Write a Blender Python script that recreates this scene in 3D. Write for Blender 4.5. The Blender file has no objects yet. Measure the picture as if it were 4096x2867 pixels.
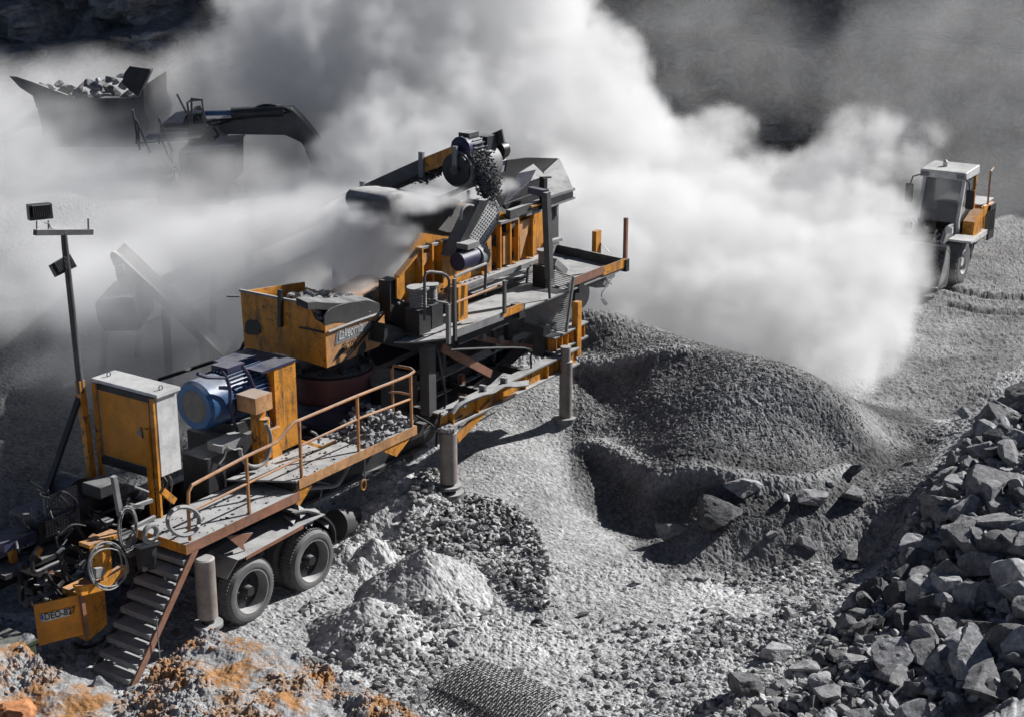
import bpy, bmesh, math, random
import numpy as np
from mathutils import Vector, Matrix
R = math.radians
scn = bpy.context.scene
C = scn.collection

# ------------------------------------------------------------------ camera
CAM_H, FPX, PITCH = 11.2, 6400.0, R(17.75)
cd = bpy.data.cameras.new('camera'); cam = bpy.data.objects.new('camera', cd); C.objects.link(cam)
cam.location = (0, 0, CAM_H); cam.rotation_euler = (R(90) - PITCH, 0, 0)
cd.sensor_width = 36; cd.lens = FPX / 4096 * 36; cd.clip_start = 0.3; cd.clip_end = 600
scn.camera = cam
# ------------------------------------------------------------------ world, sun, exposure
AZ, EL = R(30), R(35)
SUN = Vector((math.cos(EL) * math.cos(AZ), math.cos(EL) * math.sin(AZ), math.sin(EL)))
w = bpy.data.worlds.new('World'); scn.world = w; w.use_nodes = True
nt = w.node_tree; bg = nt.nodes['Background']
sky = nt.nodes.new('ShaderNodeTexSky'); sky.sky_type = 'NISHITA'; sky.sun_disc = False
sky.sun_elevation = EL; sky.sun_rotation = R(90) - AZ; sky.dust_density = 0.3; sky.air_density = 0.3; sky.ozone_density = 1.0
hs = nt.nodes.new('ShaderNodeHueSaturation'); hs.inputs['Saturation'].default_value = 0.95
nt.links.new(sky.outputs[0], hs.inputs['Color']); nt.links.new(hs.outputs[0], bg.inputs['Color'])
bg.inputs['Strength'].default_value = 0.05
sd = bpy.data.lights.new('sun', 'SUN'); sd.energy = 5.0; sd.angle = R(0.5); sd.color = (1, 0.985, 0.965)
sun = bpy.data.objects.new('sun', sd); C.objects.link(sun); sun.rotation_euler = SUN.to_track_quat('Z', 'Y').to_euler()
vs = scn.view_settings; vs.view_transform = 'Standard'; vs.look = 'None'; vs.gamma = 1; vs.use_curve_mapping = False
vs.exposure = 0.66
cy = scn.cycles
cy.use_denoising = True; cy.volume_bounces = 12; cy.max_bounces = 14; cy.diffuse_bounces = 2; cy.glossy_bounces = 3
cy.transparent_max_bounces = 12; cy.volume_step_rate = 1.6; cy.volume_max_steps = 256
cy.use_adaptive_sampling = True; cy.adaptive_threshold = 0.02; cy.sample_clamp_indirect = 4.0

# ------------------------------------------------------------------ pixel -> place helpers (real positions read off the photograph)
def ray(px, py):
    x = (px - 2048) / FPX; y = -(py - 1433.5) / FPX
    return np.array([x, math.cos(PITCH) + y * math.sin(PITCH), -math.sin(PITCH) + y * math.cos(PITCH)])
CAMP = np.array([0, 0, CAM_H])
def onz(px, py, z=0.0):
    r = ray(px, py); return CAMP + r * (z - CAM_H) / r[2]
def ondist(px, py, d):
    r = ray(px, py); return CAMP + r * d / math.hypot(r[0], r[1])
MA = R(55.5)                                    # heading of the crusher trailer
UU = np.array([math.cos(MA), math.sin(MA), 0]); VV = np.array([-math.sin(MA), math.cos(MA), 0])
MO = onz(990, 2500)
def onv(px, py, v):                             # machine coordinates (along, across, up)
    r = ray(px, py); t = (v - (CAMP - MO) @ VV) / (r @ VV); d = CAMP + r * t - MO
    return (d @ UU, v, d[2])
def m2w(p): return MO + UU * p[0] + VV * p[1] + np.array([0, 0, p[2]])

# ------------------------------------------------------------------ numpy noise
rng = np.random.default_rng(7)
def _h(ix, iy, s):
    n = (ix.astype(np.int64) * 374761393 + iy.astype(np.int64) * 668265263 + s * 974634777) & 0xffffffff
    n = ((n ^ (n >> 13)) * 1274126177) & 0xffffffff
    return ((n ^ (n >> 16)) & 0xffff) / 65535.0
def vnoise(x, y, s=0):
    ix = np.floor(x); iy = np.floor(y); fx = x - ix; fy = y - iy
    ix = ix.astype(np.int64); iy = iy.astype(np.int64)
    fx = fx * fx * (3 - 2 * fx); fy = fy * fy * (3 - 2 * fy)
    return (_h(ix, iy, s) * (1 - fx) + _h(ix + 1, iy, s) * fx) * (1 - fy) + (_h(ix, iy + 1, s) * (1 - fx) + _h(ix + 1, iy + 1, s) * fx) * fy
def fbm(x, y, o=4, s=0, g=.5):
    t = 0; a = 1; m = 0
    for k in range(o):
        t = t + a * vnoise(x * 2 ** k + 17.3 * k, y * 2 ** k - 9.1 * k, s + k); m += a; a *= g
    return t / m
def stones(x, y, cell, s=0):                    # rounded stones, 0..1 high
    gx = x / cell; gy = y / cell; ix = np.floor(gx).astype(np.int64); iy = np.floor(gy).astype(np.int64)
    best = np.zeros_like(gx)
    for dx in (-1, 0, 1):
        for dy in (-1, 0, 1):
            a = ix + dx; b = iy + dy
            cx = a + .15 + .7 * _h(a, b, s); cyy = b + .15 + .7 * _h(a, b, s + 5); r = .25 + .5 * _h(a, b, s + 9)
            an = 6.28 * _h(a, b, s + 3); st = 1 + .8 * _h(a, b, s + 4)
            px = gx - cx; py = gy - cyy
            qx = px * np.cos(an) + py * np.sin(an); qy = (-px * np.sin(an) + py * np.cos(an)) * st
            d = 1 - (qx * qx + qy * qy) / (r * r)
            best = np.maximum(best, np.sqrt(np.clip(d, 0, 1)) * r / .75)
    return best

# ------------------------------------------------------------------ terrain control points: pixel, height
CP = [(2048,2867,0),(1700,2867,.02),(2400,2867,.05),(2750,2867,.12),(1400,2600,0),(1700,2650,.03),(2000,2500,0),(2300,2600,0),(2600,2600,.05),(2500,2400,0),
 (1200,2450,0),(1000,2520,0),(700,2520,0),(300,2650,0),(540,2740,0),(0,2500,0),(1300,2300,.05),(1500,2250,.1),(2100,2300,.06),(2300,2250,.05),(2550,2210,.05),
 (2700,2235,.05),(3000,2240,.06),(3300,2230,.08),(3480,2190,.15),(2850,2450,.08),(3100,2400,.15),
 # fines slope
 (1815,2010,.22),(1700,2050,.12),(2050,2100,.12),(2250,2120,.1),(2450,2150,.06),(2050,1950,.3),(2200,1950,.3),(2150,1850,.45),(2280,1700,.57),(2100,1700,.55),(2200,1650,.72),(1950,1800,.42),(1900,1900,.3),
 (2040,1620,.7),
 # wall foot / crest of the terrace
 (2237,1772,.40),(2275,1865,.32),(2387,1955,.17),(2480,2025,.09),(2548,2100,.07),(2623,2150,.05),
 (2262,1725,.52),(2390,1750,.56),(2470,1800,.57),(2550,1855,.59),(2635,1918,.66),(2760,1930,.72),(2884,1950,.8),(3000,1965,.78),(3133,1975,.78),(3258,1965,.78),(3390,1910,.78),
 # berm front mid
 (2800,2150,.3),(3000,2150,.35),(3200,2150,.35),(3350,2100,.45),
 # pile face
 (2303,1436,1.2),(2400,1480,1.25),(2600,1492,1.42),(2740,1505,1.52),(2330,1600,.90),(2450,1650,.80),(2600,1700,.95),(2330,1680,.70),(2400,1560,.98),(2800,1750,1.2),(3000,1800,1.08),(3200,1830,.98),(2700,1850,.9),(3350,1800,.93),(2600,1600,1.18),(2900,1600,1.62),
 (2330,1240,1.85),(2420,1290,1.8),(2500,1330,1.72),(2600,1360,1.75),(2700,1382,1.8),(2900,1425,1.9),(3100,1465,2.0),(3250,1535,1.85),(3400,1660,1.4),(3480,1790,.9),(2350,1340,1.56),(2500,1410,1.56),(2700,1440,1.65),
 # right of the pile
 (3560,1850,.6),(3650,1800,.5),(3500,1990,.7),(3700,1850,.8),(3600,2050,.7),
 (3600,1600,.1),(3700,1500,0),(3900,1400,0),(4096,1300,0),(4096,1100,0),(4096,900,0),(3840,1140,0),(4096,780,0),(3950,1600,.35),(4096,1500,.6),
 # rubble heap
 (3700,1980,1.0),(3900,1760,1.1),(4050,1600,1.2),(3800,2100,1.1),(4096,1750,1.6),(4096,2000,1.6),(3700,2300,.7),(3500,2350,.4),(3900,2350,1.1),(4096,2400,1.5),
 (3300,2500,.3),(3100,2650,.3),(2950,2800,.35),(3500,2650,.55),(3800,2700,1.0),(4096,2750,1.4),(3400,2867,.6),(3800,2867,1.0),(4300,2200,1.9),(4300,2867,1.8),
 # floor behind
 (600,1900,0),(0,1900,0),(900,1500,0),(0,1500,0),(1500,1900,0),(1500,1500,0),(1200,2000,0),(400,2200,0),(1900,1400,.1)]
cp = np.array([list(onz(a, b, z)[:2]) + [z] for a, b, z in CP])
ex = [(2.0,36,.3),(5,33,.3),(7,31.5,.2),(9,30.5,.1),(4,37,0),(8,34,0),(0,38,0),(-4,34,0),(0,34,.3)] + [(x, y, 0) for x in (-34, -20, -8, 4, 14, 30) for y in (42, 52, 64)] + \
     [(x, y, 0) for x in (-34, -20, -14) for y in (6, 18, 30)] + [(26, 30, 1.), (26, 20, 2.6), (14, 22, 2.7), (12, 14, 2.), (26, 8, 2.5), (-6, 6, 0), (4, 8, 0.2), (14, 30, 1.2)]
cp = np.vstack([cp, np.array(ex, float)])
def kern(d2): return np.sqrt(d2 + .12)
Kd = kern(((cp[:, None, :2] - cp[None, :, :2]) ** 2).sum(-1)) - np.eye(len(cp)) * .02
A_ = np.block([[Kd, np.ones((len(cp), 1))], [np.ones((1, len(cp))), np.zeros((1, 1))]])
wt = np.linalg.solve(A_, np.append(cp[:, 2], 0))
GX, GY = np.arange(-36, 37, .15), np.arange(5, 66, .15)
gx, gy = np.meshgrid(GX, GY)
base = np.zeros_like(gx) + wt[-1]
for k in range(len(cp)): base += wt[k] * kern((gx - cp[k, 0]) ** 2 + (gy - cp[k, 1]) ** 2)
base = np.clip(base, -.15, 4)
# small cones of spilled fines beside the trailer: peak pixel, height, radius
CONES = [(1700, 2190, .78, 1.15), (1480, 2385, .62, .95), (1375, 2180, .3, .45), (1500, 2150, .45, .5), (1440,2230,.25,.4), (1590,1850,.95,1.6), (800,2250,.15,.8)]
cones = [(*onz(a, b, h)[:2], h, r) for a, b, h, r in CONES]
def bil(x, y):
    fx = np.clip((x - GX[0]) / .15, 0, len(GX) - 1.001); fy = np.clip((y - GY[0]) / .15, 0, len(GY) - 1.001)
    ix = fx.astype(int); iy = fy.astype(int); fx = fx - ix; fy = fy - iy
    return (base[iy, ix] * (1 - fx) + base[iy, ix + 1] * fx) * (1 - fy) + (base[iy + 1, ix] * (1 - fx) + base[iy + 1, ix + 1] * fx) * fy
def topix(x, y, z):
    dz = z - CAM_H; f = y * math.cos(PITCH) - dz * math.sin(PITCH); up = y * math.sin(PITCH) + dz * math.cos(PITCH)
    return 2048 + FPX * x / f, 1433.5 - FPX * up / f
def inpoly(px, py, poly):
    c = np.zeros(px.shape, bool); n = len(poly)
    for i in range(n):
        x1, y1 = poly[i]; x2, y2 = poly[(i + 1) % n]
        c ^= ((y1 > py) != (y2 > py)) & (px < (x2 - x1) * (py - y1) / ((y2 - y1) or 1e-9) + x1)
    return c
def gp(poly, z=0): return [tuple(onz(a, b, z)[:2]) for a, b in poly]
# regions as ground polygons (world x, y)
FINES = gp([(1830,1600),(2260,1600),(2300,1760),(2300,1880),(2400,1970),(2600,2140),(2350,2230),(2150,2180),(1950,2110),(1820,2040),(1800,1900)], .3)
PILE = gp([(2300,1200),(3150,1440),(3480,1600),(3640,1790),(3450,1880),(3300,1950),(2900,1940),(2640,1905),(2400,1740),(2290,1720)], 1.1)
BERM = gp([(2300,1740),(2640,1905),(3260,1950),(3560,1820),(3760,1800),(3700,2050),(3530,2200),(3300,2240),(2650,2180),(2280,1880)], .5)
HEAP = gp([(2700,2950),(2900,2750),(3250,2450),(3500,2250),(3600,2100),(3760,1920),(3950,1720),(4096,1560),(4600,1400),(4800,2950)], .9)
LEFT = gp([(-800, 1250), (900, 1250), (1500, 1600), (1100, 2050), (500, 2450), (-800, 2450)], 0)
RUTS = [np.array([onz(a, b_, 0)[:2] for a, b_ in q]) for q in (((3780,1150),(3860,1172),(3960,1190),(4250,1212)), ((3790,1215),(3900,1243),(4000,1256),(4250,1275)), ((3700,1330),(3850,1350),(4250,1362)), ((3900,1010),(4250,1030)), ((3620,1480),(3800,1420),(4200,1440)))]
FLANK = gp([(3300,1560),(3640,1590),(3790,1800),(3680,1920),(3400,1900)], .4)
ROAD = gp([(3350,1800),(3500,1500),(3500,900),(3500,760),(5200,760),(5200,1300),(4096,1500),(3900,1680),(3640,1830)], 0)
def soft(x, y, poly, wob=.25):
    a = x + wob * (fbm(x * 1.3, y * 1.3, 3, 50) - .5) * 2; b = y + wob * (fbm(x * 1.3, y * 1.3, 3, 60) - .5) * 2
    s = inpoly(a, b, poly).astype(float)
    for dx, dy in ((.15, 0), (-.15, 0), (0, .2), (0, -.2)): s = s + inpoly(a + dx, b + dy, poly)
    return s / 5
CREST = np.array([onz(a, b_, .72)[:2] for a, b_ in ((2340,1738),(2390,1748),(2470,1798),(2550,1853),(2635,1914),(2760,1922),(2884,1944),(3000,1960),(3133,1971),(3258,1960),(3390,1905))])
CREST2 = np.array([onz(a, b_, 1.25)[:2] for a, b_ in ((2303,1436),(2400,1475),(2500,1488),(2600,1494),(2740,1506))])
def dline(x, y, P):
    best = np.full(np.shape(x), 9.)
    for i in range(len(P) - 1):
        a, b_ = P[i], P[i + 1]; e = b_ - a; t = np.clip(((x - a[0]) * e[0] + (y - a[1]) * e[1]) / (e @ e), 0, 1)
        best = np.minimum(best, np.hypot(x - a[0] - t * e[0], y - a[1] - t * e[1]))
    return best
def terrain(x, y, fine=True):
    z = bil(x, y) + .05 * (fbm(x * .8, y * .8, 3, 11) - .5)
    z = z + .15 * np.exp(-(dline(x, y, CREST) / .24) ** 2) + .10 * np.exp(-(dline(x, y, CREST2) / .25) ** 2)
    for cx, cyy, h, r in cones:
        d = np.hypot(x - cx, y - cyy) * (1 + .35 * (fbm(x * 1.7, y * 1.7, 3, 21) - .5))
        z = np.maximum(z, h - d * h / r + .045 * h * (fbm(x * 5, y * 5, 4, 23) - .5) * 2)
    if not fine: return z
    fi = soft(x, y, FINES, .15); pi = soft(x, y, PILE, .05); be = soft(x, y, BERM, .12); he = soft(x, y, HEAP); ro = soft(x, y, ROAD)
    rub = fbm(x * .55, y * .55, 3, 31)
    rub = np.clip((rub - .38) * 4, 0.1, 1) * (1 - fi) * (1 - pi) * (1 - be) * (1 - ro)
    z = z + rub * (.02 * stones(x, y, .17, 1) + .02 * stones(x, y, .07, 2) + .09 * (fbm(x * 3.1, y * 3.1, 5, 44) - .5))
    z = z + he * (-.12 + .10 * stones(x, y, .42, 3) + .07 * stones(x, y, .2, 4))
    z = z + pi * (.008 * stones(x, y, .055, 6) + .016 * vnoise(x * 30, y * 30, 7))
    z = z + be * (.01 * stones(x, y, .075, 8) + .016 * vnoise(x * 24, y * 24, 9)) + be * .06 * (fbm(x * 2, y * 2, 3, 10) - .5)
    z = z + fi * (.012 * vnoise(x * 25, y * 25, 12) + .03 * (fbm(x * 1.1 + y * .5, y * 4.5 - x * 2.5, 3, 13) - .5) + .012 * (stones(x, y, .3, 14) > .45) * stones(x, y, .1, 15))
    z = z + ro * (.02 * vnoise(x * 9, y * 9, 16) + .05 * (fbm(x * .7, y * 3.2, 3, 17) - .5) + .03 * np.abs(np.sin(y * 1.4 + .6 * x)) ** 6)
    for k, q in enumerate(RUTS):
        dr = dline(x, y, q); z = z - (.09 if k < 2 else .02) * np.exp(-(dr / .14) ** 2) + (.04 if k < 2 else .01) * np.exp(-((dr - .38) / .16) ** 2)
    z = z + ro * .006 * (np.sin(x * 16 + 3 * fbm(x, y * 2, 2, 18)) > .2) * (fbm(x * .5, y * 2.2, 2, 19) > .5)
    lf = soft(x, y, LEFT)  # left rear ground darkened: wet gravel, plus the dust cloud's shade painted in
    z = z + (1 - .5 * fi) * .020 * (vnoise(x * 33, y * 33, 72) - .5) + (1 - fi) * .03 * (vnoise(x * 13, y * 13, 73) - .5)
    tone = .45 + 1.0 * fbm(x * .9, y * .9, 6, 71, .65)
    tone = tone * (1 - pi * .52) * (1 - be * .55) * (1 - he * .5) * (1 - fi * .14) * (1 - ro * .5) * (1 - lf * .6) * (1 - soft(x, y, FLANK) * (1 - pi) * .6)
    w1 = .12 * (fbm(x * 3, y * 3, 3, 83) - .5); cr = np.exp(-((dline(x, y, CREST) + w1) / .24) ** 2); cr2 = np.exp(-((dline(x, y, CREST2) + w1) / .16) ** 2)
    tone = tone * (1 + 1.9 * cr + 1.0 * cr2)  # crest bands brightened: pale dust, plus their sunlit look painted into the tone
    return z, tone

def mesh_obj(name, verts, faces, mat, parent=None, smooth=False):
    me = bpy.data.meshes.new(name)
    verts = np.asarray(verts, np.float32); n = len(verts)
    if isinstance(faces, np.ndarray):
        k = faces.shape[1]; me.vertices.add(n); me.vertices.foreach_set('co', verts.ravel())
        me.loops.add(faces.size); me.loops.foreach_set('vertex_index', faces.astype(np.int32).ravel())
        me.polygons.add(len(faces)); me.polygons.foreach_set('loop_start', np.arange(len(faces), dtype=np.int32) * k)
        me.update(calc_edges=True)
    else:
        me.from_pydata([tuple(map(float, p)) for p in verts], [], faces); me.update()
    me.polygons.foreach_set('use_smooth', np.full(len(me.polygons), smooth)); me.materials.append(mat)
    o = bpy.data.objects.new(name, me); C.objects.link(o); o.parent = parent
    return o
def grid_faces(nr, nc):
    i = np.arange(nr - 1)[:, None] * nc + np.arange(nc - 1)[None]
    i = i.ravel(); return np.stack([i, i + 1, i + nc + 1, i + nc], 1)
def tag(o, label=None, cat=None, group=None, kind=None):
    for k, v in (('label', label), ('category', cat), ('group', group), ('kind', kind)):
        if v: o[k] = v
    return o

# ------------------------------------------------------------------ materials
def mat(name): 
    m = bpy.data.materials.new(name); m.use_nodes = True
    return m, m.node_tree.nodes, m.node_tree.links, m.node_tree.nodes['Principled BSDF']
def gravel_mat(name, col, tone=False, island=False, perobj=False, scale=1.0, bump=.5, rough=.95, tint=None, tintcol=(.2, .1, .05)):
    m, N, L, b = mat(name); tc = N.new('ShaderNodeTexCoord'); geo = N.new('ShaderNodeNewGeometry')
    n1 = N.new('ShaderNodeTexNoise'); n1.inputs['Scale'].default_value = 9 * scale; n1.inputs['Detail'].default_value = 6; n1.inputs['Roughness'].default_value = .7
    v1 = N.new('ShaderNodeTexVoronoi'); v1.inputs['Scale'].default_value = 22 * scale
    L.new(geo.outputs['Position'], n1.inputs['Vector']); L.new(geo.outputs['Position'], v1.inputs['Vector'])
    rp = N.new('ShaderNodeValToRGB'); rp.color_ramp.elements[0].position = .3; rp.color_ramp.elements[1].position = .72
    c = np.array(col); rp.color_ramp.elements[0].color = (*(c * .55), 1); rp.color_ramp.elements[1].color = (*(c * 1.35), 1)
    L.new(n1.outputs['Fac'], rp.inputs[0]); out = rp.outputs[0]
    mx = N.new('ShaderNodeMix'); mx.data_type = 'RGBA'; mx.blend_type = 'MULTIPLY'; mx.inputs[0].default_value = .5
    L.new(out, mx.inputs[6]); L.new(v1.outputs['Color'], N.new('ShaderNodeRGBToBW').inputs[0]); bw = N[-1]
    mr = N.new('ShaderNodeMapRange'); mr.inputs[3].default_value = .5; mr.inputs[4].default_value = 1.5; L.new(bw.outputs[0], mr.inputs[0]); L.new(mr.outputs[0], mx.inputs[7]); out = mx.outputs[2]
    if tone:
        at = N.new('ShaderNodeAttribute'); at.attribute_name = 'tone'
        m2 = N.new('ShaderNodeMix'); m2.data_type = 'RGBA'; m2.blend_type = 'MULTIPLY'; m2.inputs[0].default_value = 1
        L.new(out, m2.inputs[6]); L.new(at.outputs['Fac'], m2.inputs[7]); out = m2.outputs[2]
    if island or perobj:
        src = geo.outputs['Random Per Island'] if island else N.new('ShaderNodeObjectInfo').outputs['Random']
        mi = N.new('ShaderNodeMapRange'); mi.inputs[3].default_value = .45; mi.inputs[4].default_value = 1.65; L.new(src, mi.inputs[0])
        m4 = N.new('ShaderNodeMix'); m4.data_type = 'RGBA'; m4.blend_type = 'MULTIPLY'; m4.inputs[0].default_value = 1; L.new(out, m4.inputs[6]); L.new(mi.outputs[0], m4.inputs[7]); out = m4.outputs[2]
    if tint:
        n2 = N.new('ShaderNodeTexNoise'); n2.inputs['Scale'].default_value = tint; n2.inputs['Detail'].default_value = 8; n2.inputs['Roughness'].default_value = .75
        L.new(geo.outputs['Position'], n2.inputs['Vector'])
        r2 = N.new('ShaderNodeValToRGB'); r2.color_ramp.elements[0].position = .46; r2.color_ramp.elements[1].position = .57; L.new(n2.outputs['Fac'], r2.inputs[0])
        m3 = N.new('ShaderNodeMix'); m3.data_type = 'RGBA'; L.new(r2.outputs[0], m3.inputs[0]); L.new(out, m3.inputs[6]); m3.inputs[7].default_value = (*tintcol, 1); out = m3.outputs[2]
    L.new(out, b.inputs['Base Color']); b.inputs['Roughness'].default_value = rough; b.inputs['Specular IOR Level'].default_value = .2
    nb = N.new('ShaderNodeTexNoise'); nb.inputs['Scale'].default_value = 28 * scale; nb.inputs['Detail'].default_value = 6; nb.inputs['Roughness'].default_value = .75
    L.new(geo.outputs['Position'], nb.inputs['Vector'])
    bp = N.new('ShaderNodeBump'); bp.inputs['Strength'].default_value = bump; bp.inputs['Distance'].default_value = .03 / scale
    L.new(nb.outputs['Fac'], bp.inputs['Height']); L.new(bp.outputs[0], b.inputs['Normal'])
    return m
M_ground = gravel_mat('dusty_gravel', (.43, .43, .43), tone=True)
M_rock = gravel_mat('grey_rock', (.24, .24, .245), perobj=True, scale=.9, bump=.9)
M_rubble = gravel_mat('pale_rubble', (.30, .30, .30), island=True, scale=.9, bump=.8)
M_rockdark = gravel_mat('dark_rock', (.11, .11, .115), scale=.6, bump=.6)
M_cliff = gravel_mat('cliff_rock', (.30, .30, .31), scale=.22, bump=1.0)
M_earth = gravel_mat('brown_earth', (.34, .34, .34), scale=1.6, bump=1.0, tint=2.0, tintcol=(.36, .19, .08))

# ------------------------------------------------------------------ ground
colsA = np.concatenate([np.linspace(-1.3, -.38, 90)[:-1], np.linspace(-.38, .40, 1000), np.linspace(.40, .62, 220)[1:-1], np.linspace(.62, 1.2, 60)])
rowsA = np.concatenate([1 / np.linspace(1 / 6., 1 / 17.2, 70)[:-1], 1 / np.linspace(1 / 17.2, 1 / 31., 620)[:-1], 1 / np.linspace(1 / 31., 1 / 64., 200)])
ty, tx = np.meshgrid(rowsA, colsA, indexing='ij'); gxx = tx * ty
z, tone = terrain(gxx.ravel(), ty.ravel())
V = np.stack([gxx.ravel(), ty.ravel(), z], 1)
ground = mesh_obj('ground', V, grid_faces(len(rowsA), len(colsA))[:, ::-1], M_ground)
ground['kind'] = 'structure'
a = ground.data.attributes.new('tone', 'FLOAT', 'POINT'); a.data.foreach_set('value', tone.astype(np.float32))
ground.data.flip_normals()

# quarry wall behind
def cliff():
    xs = np.linspace(-60, 70, 420); t = np.linspace(0, 1, 130); X, T = np.meshgrid(xs, t)
    hgt = 17 + 3 * fbm(X * .08, X * 0 + 3, 3, 90)
    Z = T * hgt - .5
    step = np.floor(T * 3 + .3 * fbm(X * .1, T * 2, 3, 91)) * 2.2
    Y = 55.5 + 3 * (fbm(X * .12, T * 2.2, 4, 92) - .5) * 2 + T * 4.5 + step + 4.5 * np.abs(fbm(X * .35 + Z * .2, Z * .3, 5, 93) - .5) * 2 - 1.6 * stones(X, Z * 1.2, 2.2, 94) - .7 * stones(X, Z * 1.5, .8, 95) + .002 * X ** 2 * -1
    V = np.stack([X.ravel(), Y.ravel(), Z.ravel()], 1)
    o = mesh_obj('quarry_wall', V, grid_faces(130, 420), M_cliff); o['kind'] = 'structure'
cliff()
# ------------------------------------------------------------------ mesh building
class MB:
    def __init__(s, org=(0, 0, 0)): s.v = []; s.f = []; s.o = np.array(org, float)
    def add(s, vs, fs):
        k = len(s.v); s.v += [tuple(np.array(p, float) - s.o) for p in vs]; s.f += [tuple(i + k for i in f) for f in fs]; return s
    def prism(s, pts, d):
        n = len(pts); d = np.array(d, float); a = [np.array(p, float) for p in pts]
        return s.add(a + [p + d for p in a], [tuple(range(n))[::-1], tuple(range(n, 2 * n))] + [(i, (i + 1) % n, n + (i + 1) % n, n + i) for i in range(n)])
    def box(s, a0, a1, b0, b1, c0, c1): return s.prism([(a0, b0, c0), (a1, b0, c0), (a1, b1, c0), (a0, b1, c0)], (0, 0, c1 - c0))
    def beam(s, p, q, w, h=None, up=(0, 0, 1)):
        p = np.array(p, float); q = np.array(q, float); d = q - p; d /= np.linalg.norm(d); up = np.array(up, float)
        if abs(d @ up) > .95: up = np.array([1., 0, 0])
        x = np.cross(d, up); x /= np.linalg.norm(x); y = np.cross(x, d); h = h or w
        return s.prism([p + x * w / 2 * a + y * h / 2 * b for a, b in ((-1, -1), (1, -1), (1, 1), (-1, 1))], q - p)
    def cyl(s, p, q, r0, r1=None, n=16):
        r1 = r0 if r1 is None else r1
        return s.rings([(p, r0), (q, r1)], np.array(q, float) - np.array(p, float), n)
    def rings(s, pr, ax, n=16, cap=True):
        ax = np.array(ax, float); ax /= np.linalg.norm(ax); t = np.array([0, 0, 1.]) if abs(ax[2]) < .9 else np.array([1., 0, 0])
        x = np.cross(ax, t); x /= np.linalg.norm(x); y = np.cross(ax, x); vs = []; fs = []
        for p, r in pr: vs += [np.array(p, float) + (x * math.cos(k * 2 * math.pi / n) + y * math.sin(k * 2 * math.pi / n)) * r for k in range(n)]
        for j in range(len(pr) - 1): fs += [(j * n + k, j * n + (k + 1) % n, (j + 1) * n + (k + 1) % n, (j + 1) * n + k) for k in range(n)]
        if cap: fs += [tuple(range(n)), tuple(range((len(pr) - 1) * n, len(pr) * n))[::-1]]
        return s.add(vs, fs)
    def lathe(s, c, ax, prof, n=32, cap=True):          # prof: (distance along the axis, radius)
        c = np.array(c, float); ax = np.array(ax, float) / np.linalg.norm(ax)
        return s.rings([(c + ax * a, r) for a, r in prof], ax, n, cap)
    def tube(s, pts, r, n=7, loop=False):
        P = [np.array(p, float) for p in pts]; m = len(P); vs = []; fs = []; prev = None
        for i in range(m):
            a = P[(i - 1) % m] if (i > 0 or loop) else P[0]; b = P[(i + 1) % m] if (i < m - 1 or loop) else P[-1]
            d = b - a; d /= (np.linalg.norm(d) or 1)
            if prev is None: t = np.array([0, 0, 1.]) if abs(d[2]) < .9 else np.array([1., 0, 0]); x = np.cross(d, t)
            else: x = prev - d * (prev @ d)
            x /= np.linalg.norm(x); prev = x; y = np.cross(d, x)
            vs += [P[i] + (x * math.cos(k * 6.2832 / n) + y * math.sin(k * 6.2832 / n)) * r for k in range(n)]
        for j in range(m if loop else m - 1):
            a = j * n; b = ((j + 1) % m) * n; fs += [(a + k, a + (k + 1) % n, b + (k + 1) % n, b + k) for k in range(n)]
        if not loop: fs += [tuple(range(n)), tuple(range((m - 1) * n, m * n))[::-1]]
        return s.add(vs, fs)
    def build(s, name, mat, parent=None, smooth=True, bevel=0, label=None):
        me = bpy.data.meshes.new(name); me.from_pydata(s.v, [], s.f); bm = bmesh.new(); bm.from_mesh(me)
        bmesh.ops.recalc_face_normals(bm, faces=bm.faces); bm.to_mesh(me); bm.free()
        if smooth: me.polygons.foreach_set('use_smooth', np.ones(len(me.polygons), bool)); me.set_sharp_from_angle(angle=R(32))
        me.materials.append(mat); o = bpy.data.objects.new(name, me); C.objects.link(o); o.parent = parent
        if bevel:
            b = o.modifiers.new('bevel', 'BEVEL'); b.width = bevel; b.segments = 2; b.limit_method = 'ANGLE'
        if label: o['label'] = label
        return o
def smooth_path(pts, k=6, loop=False):
    P = [np.array(p, float) for p in pts]; m = len(P); out = []
    for i in range(m if loop else m - 1):
        g = lambda j: P[j % m] if loop else P[min(max(j, 0), m - 1)]
        a, b, c, d = g(i - 1), g(i), g(i + 1), g(i + 2)
        for j in range(k):
            t = j / k; out.append(.5 * (2 * b + (c - a) * t + (2 * a - 5 * b + 4 * c - d) * t * t + (3 * b - a - 3 * c + d) * t ** 3))
    if not loop: out.append(P[-1])
    return out
REG = dict(A=(0, 1900, 1.662), B=(0, 1300, 2.009), C=(700, 1300, 2.009), D=(900, 1050, 2.4725), E=(1400, 500, 1.786), G=(0, 150, 1.64), L=(3400, 500, 2.009), M=(1500, 1100, 1.607),
           N=(0, 700, 1.786), T=(700, 1900, 1.662), P=(2200, 1150, 1.607), K=(1750, 500, 3.827), H=(60, 1950, 2.472), S=(1500, 1900, 1.64), Rr=(2900, 1600, 1.268))
def pix(rg, x, y): a = REG[rg]; return a[0] + x / a[2], a[1] + y / a[2]
def W(rg, x, y, v=0.0): return np.array(onv(*pix(rg, x, y), v))
def WU(rg, x, y, u):
    r = ray(*pix(rg, x, y)); t = (u - (CAMP - MO) @ UU) / (r @ UU); d = CAMP + r * t - MO
    return np.array([u, d @ VV, d[2]])
def WZ(rg, x, y, z=0.0):
    p = onz(*pix(rg, x, y), z) - MO; return np.array([p @ UU, p @ VV, z])
def Ws(rg, pts, v=0.0): return [W(rg, a, b, v) for a, b in pts]
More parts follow.
